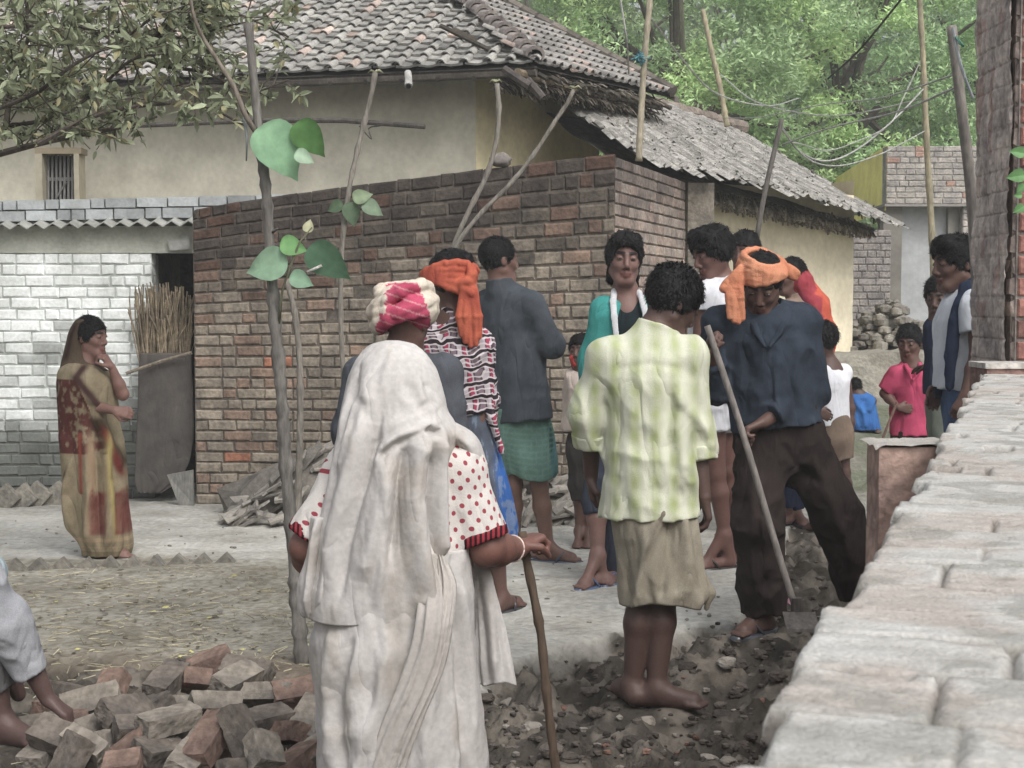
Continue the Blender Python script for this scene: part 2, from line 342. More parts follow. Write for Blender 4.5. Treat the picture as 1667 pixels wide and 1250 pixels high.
def loft(rows, d, q=.6, ridges=(), seg=140, step=3.0, noise=.006, nf=9, seed=1, colf=None, dyc=None, flare=True, cap=True, wave=0.0, sq=1.0):
    rows = np.array(rows, float); py = np.arange(rows[0, 0], rows[-1, 0] + step * .5, step)
    L = cub(rows[:, 0], rows[:, 1], py); R = cub(rows[:, 0], rows[:, 2], py)
    dy = np.interp(py, *zip(*dyc)) if dyc is not None else np.zeros(len(py))
    Q = np.interp(py, *zip(*q)) if isinstance(q, (list, tuple)) else np.full(len(py), q)
    a = np.arange(seg) / seg * 2 * math.pi; ca = np.cos(a); sa = np.sin(a)
    if sq != 1: ca = np.sign(ca) * np.abs(ca)**sq; sa = np.sign(sa) * np.abs(sa)**sq
    rs = np.random.RandomState(seed); fr = rs.randint(3, nf + 1, 6); ph = rs.rand(6) * 6.28; dr = (rs.rand(6) - .5) * 5; am = rs.rand(6) * .6 + .4
    V = []; C = []
    T = (py - py[0]) / (py[-1] - py[0])
    for i, y in enumerate(py):
        cx = (L[i] + R[i]) / 2; hw = (R[i] - L[i]) / 2; b = W(cx, y, d + dy[i]); w = hw * (d + dy[i]) / F; hd = w * Q[i]
        yy = y + wave * np.sin(a * 3 + seed) * T[i]
        pxs = cx + hw * ca; rid = ridge_px(pxs, np.full(seg, y), ridges) * (sa > -.3) if ridges else 0
        ns = sum(am[j] * np.sin(fr[j] * a + ph[j] + dr[j] * T[i]) for j in range(6)) / 2.5
        ns = noise * (ns * (T[i] if flare else 1) + .6 * (fbm(np.c_[pxs / 18, np.full(seg, y / 55), sa * 2], seed) * 2 - 1))
        o = (rid * 1.35 * np.clip(sa * 1.5, .15, 1)) + ns
        x = b[0] + w * ca + o * ca; yv = b[1] - hd * sa - o * sa
        z = np.full(seg, b[2]) if not wave else np.array([W(cx, k, d + dy[i])[2] for k in yy])
        V.append(np.stack([x, yv, z], -1))
        if colf: C.append(colf(pxs, np.full(seg, y), sa))
    n = len(py); V = np.concatenate(V); i = np.arange(n - 1)[:, None] * seg; j = np.arange(seg)[None]; j2 = (j + 1) % seg
    Fq = np.stack([i + j, i + seg + j, i + seg + j2, i + j2], -1).reshape(-1, 4)
    V = np.r_[V, [V[:seg].mean(0), V[-seg:].mean(0) + [0, 0, .01]]]; jj = np.arange(seg)
    Ft = np.r_[np.stack([np.full(seg, n * seg), jj, (jj + 1) % seg], -1), np.stack([np.full(seg, n * seg + 1), (n - 1) * seg + (jj + 1) % seg, (n - 1) * seg + jj], -1)]
    if colf: C = np.concatenate(C); C = np.r_[C, C[:1], C[-1:]]
    return V, [Fq, Ft], (C if colf else None)

FEET = []
# ------------------------------------------------------------------ people kit
def hand(s, w, dv, pn, m=1, curl=.5, thumb=1):
    dv = unit(dv); pn = unit(pn - np.dot(pn, dv) * dv); sd = np.cross(dv, pn) * thumb
    kn = []
    for off, ln in ((.03, .068), (.011, .076), (-.009, .071), (-.027, .056)):
        k0 = w + dv * (.082 - abs(off) * .25) * m + sd * off * m
        s.cone(w + sd * off * .45 * m + dv * .01 * m, k0, .014 * m, .0125 * m, k=.014 * m)
        a = 0; p = k0; r = .0095 * m
        for g, fr in ((.9, .45), (1.25, .3), (.8, .25)):
            a += g * curl * 1.1; nd = dv * math.cos(a) + pn * math.sin(a); e = p + nd * ln * fr * m
            s.cone(p, e, r, r * .9, k=.005 * m); p = e; r *= .9
    p = w + dv * .018 * m + sd * .026 * m; e = p + (dv * .6 + sd * .55 + pn * .35) * .042 * m; s.cone(p, e, .014 * m, .011 * m, k=.01)
    e2 = e + unit(dv * .85 + pn * (.3 + curl * .6) + sd * (.25 - curl * .5)) * .03 * m; s.cone(e, e2, .0105 * m, .009 * m, k=.005)
    e3 = e2 + unit(dv * .7 + pn * (.3 + curl) - sd * .4 * curl) * .024 * m; s.cone(e2, e3, .0095 * m, .008 * m, k=.004)
def foot(s, an, toe, m=1):
    an = np.asarray(an, float); toe = np.asarray(toe, float); f = toe - an; f[2] = 0; f = unit(f); sd = np.cross(f, [0, 0, 1])
    g = np.array([an[0], an[1], toe[2]])
    s.cone(an, g - f * .03 * m + [0, 0, .03 * m], .036 * m, .033 * m, k=.02)
    s.cone(an + f * .01, g + f * .12 * m + [0, 0, .022 * m], .036 * m, .02 * m, k=.03)
    s.cone(g - f * .02 * m + [0, 0, .022 * m], g + f * .13 * m + [0, 0, .018 * m], .026 * m, .03 * m, k=.03)
    for i, o in enumerate((-.03, -.012, .004, .018, .031)):
        e = g + f * (.13 - abs(o + .02) * .35) * m + sd * o * m; s.cone(e + [0, 0, .013 * m], e + f * .045 * m + [0, 0, .009 * m], .011 * m, .009 * m, k=.008)
def headf(s, c, f, u, m=1, nose=1.0):
    f = unit(f); u = unit(u - np.dot(u, f) * f); r = np.cross(f, u); P = lambda a, b, e: c + (r * a + f * b + u * e) * m
    M = [r, f, u]
    s.ell(P(0, -.012, .032), np.array([.074, .095, .088]) * m, M, k=.01)
    s.ell(P(0, .03, -.03), np.array([.058, .062, .083]) * m, M, k=.035 * m)
    s.cone(P(-.02, .068, -.098), P(.02, .068, -.098), .02 * m, .02 * m, k=.03 * m)
    for q in (-1, 1):
        s.ell(P(.031 * q, .077, .01), np.array([.0135, .0125, .0125]) * m, M, k=.004)
        s.cone(P(.05 * q, 0, -.055), P(.022 * q, .055, -.095), .02 * m, .02 * m, k=.03 * m)
        s.cone(P(.036 * q, .066, -.025), P(.05 * q, .04, -.012), .017 * m, .016 * m, k=.02 * m)
        s.cone(P(.012 * q, .086, .03), P(.042 * q, .07, .032), .011 * m, .01 * m, k=.012 * m)
        s.ell(P(.031 * q, .088, .01), np.array([.017, .012, .012]) * m, M, k=.012 * m, op='s')
        s.ell(P(.076 * q, -.012, -.002), np.array([.01, .019, .031]) * m, M, k=.008 * m)
        s.cone(P(.014 * q, .098, -.036), P(.012 * q, .09, -.04), .008 * m, .008 * m, k=.006)
    for q in (-1, 1):
        s.ell(P(.031 * q, .079, .01), np.array([.016, .0135, .0125]) * m, M, k=.004)
    s.cone(P(0, .088, .022), P(0, .108 * nose, -.026), .008 * m, .0125 * m, k=.012 * m)
    s.cone(P(-.018, .088, -.06), P(.018, .088, -.06), .007 * m, .007 * m, k=.006); s.cone(P(0, .096, -.058), P(0, .094, -.062), .008 * m, .008 * m, k=.01)
    s.cone(P(-.014, .086, -.073), P(.014, .086, -.073), .0075 * m, .0075 * m, k=.006); s.cone(P(0, .092, -.073), P(0, .091, -.075), .008 * m, .007 * m, k=.01)
    return P
def hairmesh(c, f, u, m=1, vol=.018, low=-.05, line=0., noise=.012, long_=None, h=.006, seed=3, quiff=0, smin=-9):
    f = unit(f); u = unit(u - np.dot(u, f) * f); r = np.cross(f, u); P = lambda a, b, e: c + (r * a + f * b + u * e) * m; M = [r, f, u]
    s = S(c - .34 * m, c + .26 * m, h)
    s.ell(P(0, -.014, .034), (np.array([.076, .094, .088]) + vol) * m, M, k=.01)
    if quiff: s.ell(P(0, .05, .085 + line), np.array([.075, .05, .035 + quiff]) * m, M, k=.03)
    s.cut(P(0, 0, low), -u * .9 + f * .5)
    s.ell(P(0, .12, -.035 + line), np.array([.085, .105, .098]) * m, M, k=.012, op='s')
    s.ell(P(0, .03, -.09), np.array([.13, .055, .085]) * m, M, k=.012, op='s')
    if long_:
        for a, b, ra, rb in long_: s.cone(P(*a), P(*b), ra * m, rb * m, k=.03)
    noise = noise * .62
    s.disp(lambda p: -noise * (fbm(p * 30, seed, 3) * 2 - 1) * 1.6)
    V, Fq = s.mesh(); rs = np.random.RandomState(seed); ns = 2600; k = rs.randint(0, len(V), ns); p = V[k]; cc = P(0, -.02, .02); o = p - cc; o /= np.linalg.norm(o, axis=1)[:, None]
    cw = P(0, -.05, .13) - p; tg = -cw + u * -.03; tg = tg - (tg * o).sum(1)[:, None] * o; tg /= np.linalg.norm(tg, axis=1)[:, None] + 1e-6
    tg = tg + rs.normal(size=(ns, 3)) * .35; ln = rs.uniform(.012, .028, ns)[:, None] * (.55 + noise * 50); e = p + tg * ln * .8 + o * ln * rs.uniform(-.05, .16, ns)[:, None]; mdp = p + tg * ln * .4 + o * ln * .16
    ok = ((e - P(0, 0, 0)) @ f < .075 * m) | ((e - P(0, 0, 0)) @ u > (.045 + line) * m); ok &= ((p - P(0, 0, 0)) @ u > smin * m); p, e, mdp, tg, o = p[ok], e[ok], mdp[ok], tg[ok], o[ok]
    w = np.cross(tg, o); w /= np.linalg.norm(w, axis=1)[:, None] + 1e-6; w *= .0028
    p = p - o * .004; VV = np.stack([p - w, p + w, mdp + w * .8, mdp - w * .8, e], 1).reshape(-1, 3); i5 = np.arange(len(p)) * 5 + len(V)
    return np.r_[V, VV], [Fq, np.stack([i5, i5 + 1, i5 + 2, i5 + 3], -1), np.stack([i5 + 3, i5 + 2, i5 + 4], -1)]
def loops(c, f, u, m, spec, r, n=14, a0=0.0, a1=2 * math.pi):
    """rings of cloth round a head: spec = [(height, half-width, half-depth, tilt forward, tilt side)]"""
    f = unit(f); u = unit(u - np.dot(u, f) * f); rt = np.cross(f, u); L = []
    for i, (e, aw, bw, tf, ts) in enumerate(spec):
        t = np.linspace(a0, a1, n + 1) + i * .5; P = [c + (rt * math.cos(x) * aw + f * (math.sin(x) * bw - .012) + u * (e + tf * math.sin(x) + ts * math.cos(x) + .004 * math.sin(3 * x + i))) * m for x in t]
        L += [(P[k], P[k + 1], r * m, r * m, dict(k=.007)) for k in range(n)]
    return L
class Person:
    def __init__(p, label, d, base, J, m=1.0, hm=None, cat='person', skin=(88, 62, 54), zf=0.0):
        p.d = d; p.m = m; p.hm = hm or m; zf_ = zf; p.J = {k: W(v[0], v[1], d + (v[2] if len(v) > 2 else 0)) for k, v in J.items() if k != 'tf'}
        b = W(base, 600, d); p.o = thing('person', label, cat, (b[0], d, zf)); p.skin = hx(*skin) * 1.5
        tf = J.get('tf'); J = p.J
        for k in ('tl', 'tr'):
            if k in J: J[k][2] = zf; FEET.append(list((J[k] + J['a' + k[1]]) / 2 * [1, 1, 0] + [0, 0, zf]))
        if tf is not None: p.tf = unit(tf)
        else:
            a = J['sr'] - J['sl']; p.tf = unit(np.cross([0, 0, 1.], a))
        p.tf[2] = 0; p.tf = unit(p.tf)
    def body(p, f, u=(0, 0, 1), h=.006, hands=(), feet=True, hc=None, nose=1.0, extra=None, brow=True, torso=1.0, fat=1.0):
        J, m = p.J, p.m; A = np.array([v for v in J.values()]); lo = A.min(0) - .2; hi = A.max(0) + .2
        lo[2] = max(lo[2], -.12)
        s = S(lo, hi, h); f = unit(f); u = np.asarray(u, float)
        P = headf(s, J['hd'], f, u, p.hm, nose)
        s.cone(P(0, -.02, -.04), J['nk'], .047 * m, .055 * m, k=.03)
        s.cone(J['nk'], J['pv'], .06 * m, .06 * m, k=.03)
        if 'sl' in J and 'sr' in J:
            s.cone(J['sl'], J['sr'], .045 * m, .045 * m, k=.06); s.cone(J['nk'], (J['sl'] + J['sr']) / 2, .055 * m, .06 * m, k=.05)
            mid = (J['sl'] + J['sr']) / 2
            s.cone(mid + (J['pv'] - mid) * .12, J['pv'], .118 * m * torso, .11 * m * torso, k=.06, n=p.tf, q=1.45)
        for x in 'lr':
            if 's' + x in J and 'e' + x in J:
                s.cone(J['s' + x], J['e' + x], .046 * m * fat, .036 * m * fat, k=.03)
                if 'w' + x in J:
                    s.cone(J['e' + x], J['e' + x] * .65 + J['w' + x] * .35, .036 * m * fat, .037 * m * fat, k=.02); s.cone(J['e' + x] * .65 + J['w' + x] * .35, J['w' + x], .037 * m * fat, .025 * m * fat, k=.02)
            if 'h' + x in J:
                s.cone(J['h' + x], J['k' + x], .068 * m, .048 * m, k=.05)
                kk, aa = J['k' + x], J['a' + x]
                s.cone(kk, kk * .68 + aa * .32, .045 * m, .049 * m, k=.02); s.cone(kk * .68 + aa * .32, aa, .049 * m, .031 * m, k=.02)
                if feet and 't' + x in J: foot(s, aa, J['t' + x], m)
        for x, dv, pn, curl, th in hands: hand(s, J['w' + x], np.array(dv, float), np.array(pn, float), m, curl, th)
        if extra: extra(s)
        V, Fq = s.mesh()
        C = np.tile(p.skin, (len(V), 1))
        def near(a, b, r):
            v = b - a; t = np.clip(((V - a) @ v) / (v @ v), 0, 1); return np.linalg.norm(V - a - t[:, None] * v, axis=1) < r * m
        l = near(P(-.02, .092, -.067), P(.02, .092, -.067), .0145); C[l] = p.skin * [.9, .7, .7]
        if brow:
            for q in (-1, 1): l = near(P(.014 * q, .094, .034), P(.044 * q, .078, .036), .0085); C[l] = hx(30, 26, 26)
        p.bodyo = part('body', V, Fq, SKIN, p.o, C); p.P = P; p.f = f; p.u = u
        for q in (-1, 1):
            c = P(.031 * q, .0845, .008); uu, vv = np.meshgrid(np.linspace(0, math.pi, 9), np.linspace(0, 2 * math.pi, 13))
            r = .0122 * p.hm; f_ = unit(f); fr = np.cross(f_, unit(u - np.dot(u, f_) * f_)); fu = np.cross(fr, f_)
            Vv = c + r * (np.cos(uu)[..., None] * f_ * .9 + np.sin(uu)[..., None] * (np.cos(vv)[..., None] * fr * .95 + np.sin(vv)[..., None] * fu * .42))
            nn = Vv.shape; i, j = np.meshgrid(np.arange(nn[0] - 1), np.arange(nn[1] - 1), indexing='ij'); k = i * nn[1] + j
            Fv = np.stack([k, k + 1, k + nn[1] + 1, k + nn[1]], -1).reshape(-1, 4)
            Cc = np.where((np.abs(np.cos(vv) * np.sin(uu)) < .5)[..., None], hx(20, 15, 14), hx(112, 100, 94)).reshape(-1, 3)
            part('eye', Vv.reshape(-1, 3), Fv, EYE, p.bodyo, Cc)
    def hair(p, **k):
        V, Fq = hairmesh(p.J['hd'], p.f, p.u, p.hm, **k); return part('hair', V, Fq, HAIR, p.o)
    def sdf(p, name, mt, prims, cuts=(), subs=(), wr=.005, ws=(9, 9, 5), seed=0, h=.0075, ridges=(), parent=None, label=None, col=None):
        A = []
        for q in prims: A += [q[0] - max(q[2], q[3]), q[0] + max(q[2], q[3]), q[1] - max(q[2], q[3]), q[1] + max(q[2], q[3])]
        A = np.array(A); s = S(A.min(0) - .04, A.max(0) + .04, h)
        for q in prims:
            kw = dict(k=.03); kw.update(q[4] if len(q) > 4 else {}); s.cone(q[0], q[1], q[2], q[3], **kw)
        for c, n in cuts: s.cut(c, n)
        if wr or ridges: s.disp(wrinkle(wr, ws, seed, ridges))
        for c, r in subs: s.ell(c, np.array([r] * 3) if np.isscalar(r) else r, None, k=.008, op='s')
        V, Fq = s.mesh(); C = None
        if col is not None: C = col(V)
        return part(name, V, Fq, mt, parent or p.o, C, True, label)
    def shirt(p, mt, hem, rt=.155, rb=.165, q=1.4, sleeve=1.9, rs=(.06, .055, .045), name='shirt', wr=.006, collar=True, sh=.062, ridges=(), h=.0075, seed=0, which='lr', cutn=None, extra=(), neckr=.058, label=None, col=None, ws=(9, 9, 5)):
        J, m = p.J, p.m; mid = (J['sl'] + J['sr']) / 2; hemp = W(hem[0], hem[1], p.d + (hem[2] if len(hem) > 2 else 0))
        ax = unit(hemp - mid); top = mid + ax * .07 * m
        pr = [(top, hemp, rt * m, rb * m, dict(n=p.tf, q=q, cut=True, k=.03)), (J['sl'], J['sr'], sh * m, sh * m, dict(k=.05)), (mid + (J['nk'] - mid) * .5, top, .07 * m, rt * m * .95, dict(k=.05, n=p.tf, q=1.25))]
        for x in which:
            a, e = J['s' + x], J['e' + x]
            if sleeve <= 1: pr.append((a, a + (e - a) * sleeve, rs[0] * m, rs[1] * m, dict(cut=True, k=.035)))
            else:
                w = J['w' + x]; pr.append((a, e, rs[0] * m, rs[1] * m, dict(k=.03))); pr.append((e, e + (w - e) * (sleeve - 1), rs[1] * m, rs[2] * m, dict(cut=True, k=.02)))
        if collar: pr.append((J['nk'] - ax * -.02 * m, J['nk'] + (J['hd'] - J['nk']) * .25, .07 * m, .064 * m, dict(cut=True, k=.02)))
        pr += list(extra)
        return p.sdf(name, mt, pr, subs=[(J['nk'] + (J['hd'] - J['nk']) * .38, neckr * m)] if neckr else [], wr=wr, seed=seed, h=h, ridges=ridges, label=label, col=col, ws=ws)
    def trousers(p, mt, r=(.1, .08, .06), end=.98, name='trousers', wr=.007, waist=.12, h=.008, seed=2, ridges=(), label=None, which='lr', q=1.25):
        J, m = p.J, p.m; pr = []
        c = (J['hl'] + J['hr']) / 2; up = unit(J['nk'] - c)
        pr.append((c + up * .12 * m, c - up * .02, waist * m, waist * 1.03 * m, dict(n=p.tf, q=q, cuta=True, k=.04)))
        for x in which:
            pr.append((J['h' + x], J['k' + x], r[0] * m, r[1] * m, dict(k=.04)))
            if end > 0: pr.append((J['k' + x], J['k' + x] + (J['a' + x] - J['k' + x]) * end, r[1] * m, r[2] * m, dict(cut=True, k=.03)))
            
        return p.sdf(name, mt, pr, wr=wr, seed=seed, h=h, ws=(10, 10, 7), ridges=ridges, label=label)
    def slippers(p, col, which='lr'):
        for x in which:
            a, t = p.J['a' + x], p.J['t' + x]; f = t - a; f[2] = 0; f = unit(f); sd = np.cross(f, [0, 0, 1.]); g = np.array([a[0], a[1], t[2]])
            b = MB(); n = 16; ang = np.arange(n) / n * 2 * math.pi
            prof = g + f * (.05 + .145 * np.cos(ang))[:, None] * p.m + sd * ((.045 + .008 * np.cos(ang)) * np.sin(ang))[:, None] * p.m
            V = np.r_[prof + [0, 0, -.014], prof + [0, 0, .004], [g + f * .05 + [0, 0, .004]]]
            Fq = [[i, (i + 1) % n, n + (i + 1) % n, n + i] for i in range(n)]; b.add(V, Fq, hx(*col))
            b.F.setdefault(3, []).append(np.array([[n + i, n + (i + 1) % n, 2 * n] for i in range(n)]))
            b.tube([g + f * .05 * p.m + sd * .045 * p.m, g + f * .09 * p.m + sd * .02 * p.m + [0, 0, .05 * p.m], g + f * .13 * p.m + [0, 0, .04 * p.m], g + f * .09 * p.m - sd * .02 * p.m + [0, 0, .05 * p.m], g + f * .05 * p.m - sd * .045 * p.m], .007, 6, hx(*col))
            b.part('slipper', EYE, p.o, True)
# ------------------------------------------------------------------ ground
def sst(a, b, x): t = np.clip((x - a) / (b - a), 0, 1); return t * t * (3 - 2 * t)
BX = [300, 520, 700, 790, 900, 1010, 1100, 1190, 1250, 1275, 1290]
BY = [1075, 1095, 1112, 1108, 1068, 1045, 1018, 1020, 985, 900, 850]
def mudmask(px, py):
    b = np.interp(px, BX, BY); b = np.where(px > 1290, 846, b); return b
def ground_h(x, y, z0=0):
    x = np.asarray(x, float); y = np.asarray(y, float)
    px, py = proj(np.stack([x, y, np.zeros_like(x)], -1))
    py = np.where(y < 2.2, 1800, py); P = np.stack([x, y, np.zeros_like(x)], -1)
    wob = (fbm(P * 3, 3) - .5) * 60
    dd = (py - mudmask(px, py) + wob) * y / 2400. * 4.0
    mud = sst(-.05, .12, dd)
    n = fbm(P * 7, 11, 4) - .5; n2 = 1 - np.abs(2 * fbm(P * 5, 21, 3) - 1) * 1.6
    h = -mud * .085 + mud * (n * .2 + n2 * .045 + (fbm(P * 22, 14) - .5) * .06 + (fbm(P * 55, 15) - .5) * .03) + (1 - mud) * (fbm(P * 1.3, 5) - .5) * .03 + (1 - mud) * (fbm(P * 14, 8) - .5) * .012
    cx, cy, _ = G(1180, 1112); h = h - .22 * np.exp(-(((x - cx) / .2)**2 + ((y - cy) / .16)**2)**2)
    h = h - (1 - mud) * sst(.5, .9, fbm(P * [5, 5, 1], 71)) * .008 + (1 - mud) * (fbm(P * 40, 72) - .5) * .006
    h = h + sst(10.8, 12.5, y) * sst(1.0, 2.6, x) * .45 + sst(12, 14, y) * sst(2.0, 2.8, x) * .35
    for f in FEET:
        w = np.exp(-(((x - f[0])**2 + (y - f[1])**2) / .13**2)**1.5); h = h * (1 - w) + (f[2] - .004) * w
    return h, mud, px, py
def build_ground():
    xs = np.r_[-150, -60, -25, -12, -8, np.arange(-6, -3.2, .08), np.arange(-3.2, 3.4, .016), np.arange(3.4, 7, .08), 9, 13, 25, 60, 150]
    ys = np.r_[-20, 0, 1.5, np.arange(2.5, 4.2, .06), np.arange(4.2, 8, .015), np.arange(8, 10.6, .024), np.arange(10.6, 18, .08), 20, 25, 32, 50, 90, 200, 500]
    X, Y = np.meshgrid(xs, ys, indexing='ij'); Hh, mud, px, py = ground_h(X, Y)
    V = np.stack([X, Y, Hh], -1).reshape(-1, 3); n = len(ys); i, j = np.meshgrid(np.arange(len(xs) - 1), np.arange(n - 1), indexing='ij'); k = (i * n + j).ravel()
    Fq = np.stack([k, k + n, k + n + 1, k + 1], -1)
    P = V * [1, 1, 0]; px, py, mud = px.ravel(), py.ravel(), mud.ravel()
    dust = hx(188, 187, 180); lit = hx(158, 154, 142); md = hx(78, 73, 67); md2 = hx(118, 111, 102); br = hx(124, 112, 98)
    n1 = fbm(P * 2.1, 31)[:, None]; n2 = fbm(P * 9, 33)[:, None]; n3 = fbm(P * 30, 35)[:, None]
    edge = 908 + (fbm(P * 2, 37) - .5) * 16
    tl = sst(-6, 8, py - edge) * sst(620, 430, px)
    C = dust * (1 - tl[:, None]) + lit * tl[:, None]
    C = C * (.8 + .4 * n1) * (.93 + .14 * n3); tr_ = sst(.56, .68, fbm(P * [3, 7, 1], 91))[:, None]; C = C * (1 - .14 * tr_)
    sp = (tl[:, None] > .3) & (n3 > .56); C = np.where(sp, C * [.74, .72, .68], C)
    up = sst(845, 825, py) * (px < 1000); C = C * (1 - .25 * up[:, None])
    m_ = md * (1 - sst(.42, .62, n2)) + md2 * sst(.42, .62, n2); m_ = m_ * (.75 + .5 * n3)
    ll = sst(1050, 1090, py) * sst(620, 540, px); C = C * (1 - ll[:, None]) + br * (.7 + .6 * n2) * ll[:, None]
    C = C * (1 - mud[:, None]) + m_ * mud[:, None]
    far = sst(850, 800, py) * sst(1150, 1250, px); C = C * (1 - far[:, None]) + hx(132, 130, 120) * (.7 + .6 * n2) * far[:, None]
    gg = sst(.52, .62, fbm(P * 1.7, 41)) * far; C = C * (1 - .5 * gg[:, None]) + hx(92, 108, 76) * .5 * gg[:, None]
    solo('ground', None, None, V, Fq, GRD, (0, 0, 0), C, True, kind='structure')

# ------------------------------------------------------------------ bricks
def brickwall(b, org, U, N, width, nc, ch, L, colf, seed=1, top=None, depth=.11, gap=.011, mort=hx(128, 118, 106), skip=None, round_=.007, jit=.003, L0=0, ramp=None, mort2=None):
    rs = np.random.RandomState(seed); U = unit(U); N = unit(N); org = np.asarray(org, float); Z = np.array([0, 0, 1.])
    ts = np.linspace(0, 1, 9); zt = lambda u: nc * ch if top is None else top(u)
    for i in range(8):
        u0, u1 = width * ts[i], width * ts[i + 1]; V = []
        for z0_, z1_, mc in (((0, .52, mort2), (.52, None, mort)) if mort2 is not None else ((0, None, mort),)):
            V = []
            for u in (u0, u1):
                for dn in (-.012, -depth * 1.9):
                    for z in (z0_, zt(u) - .01 if z1_ is None else z1_): V.append(org + U * u + N * dn + Z * z)
            b.add(V, [[0, 4, 5, 1], [2, 3, 7, 6], [1, 5, 7, 3], [0, 1, 3, 2], [4, 6, 7, 5]], mc)
    for c in range(nc):
        u = -rs.rand() * L * .5 if c % 2 else 0.0
        while u < width - .015:
            l = L if rs.rand() < .68 else L * .5
            u0 = max(u, 0) + gap * .5; u1 = min(u + l, width) - gap * .5; uc = (u0 + u1) / 2
            if width - (u + l) < .04: u1 = width
            u += l
            if u1 - u0 < .03: continue
            v0, v1 = c * ch + gap * .5, (c + 1) * ch - gap * .5
            r = rs.rand(4)
            if skip and skip((u0 + u1) / 2, (v0 + v1) / 2, r[3]): continue
            def zz(u_, v):
                if top is None: return v
                k = zt(u_) / (nc * ch); f = v / (nc * ch); return v * (1 + (k - 1) * (ramp(f) if ramp else f))
            pr = (rs.rand() - .5) * .008; V = []
            for off, ins in ((-depth, 0), (-round_ + pr, 0), (pr, round_ * .8)):
                for (a, e) in ((u0, v0), (u1, v0), (u1, v1), (u0, v1)):
                    a2 = a + (ins if a == u0 else -ins); e2 = e + (ins if e == v0 else -ins)
                    V.append(org + U * (a2 + (rs.rand() - .5) * jit) + Z * (zz(a, e2) + (rs.rand() - .5) * jit) + N * (off + (rs.rand() - .5) * jit * .6))
            Fq = [[8, 9, 10, 11]]
            for k in (0, 4):
                for j in range(4): Fq.append([k + j, k + (j + 1) % 4, k + 4 + (j + 1) % 4, k + 4 + j])
            b.add(V, Fq, colf(uc, (v0 + v1) / 2, r))
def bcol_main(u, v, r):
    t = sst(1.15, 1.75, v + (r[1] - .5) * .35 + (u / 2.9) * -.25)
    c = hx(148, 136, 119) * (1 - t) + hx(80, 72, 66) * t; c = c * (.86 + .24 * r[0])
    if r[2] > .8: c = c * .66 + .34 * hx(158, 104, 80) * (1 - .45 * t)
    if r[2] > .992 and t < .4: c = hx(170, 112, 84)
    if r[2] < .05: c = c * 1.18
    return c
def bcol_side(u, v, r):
    t = sst(1.9, 2.35, v + (r[1] - .5) * .2); c = (hx(172, 156, 143) * (1 - t) + hx(126, 114, 106) * t) * (.82 + .3 * r[0]); return c * [1.03, .97, .95] if r[2] > .6 else c
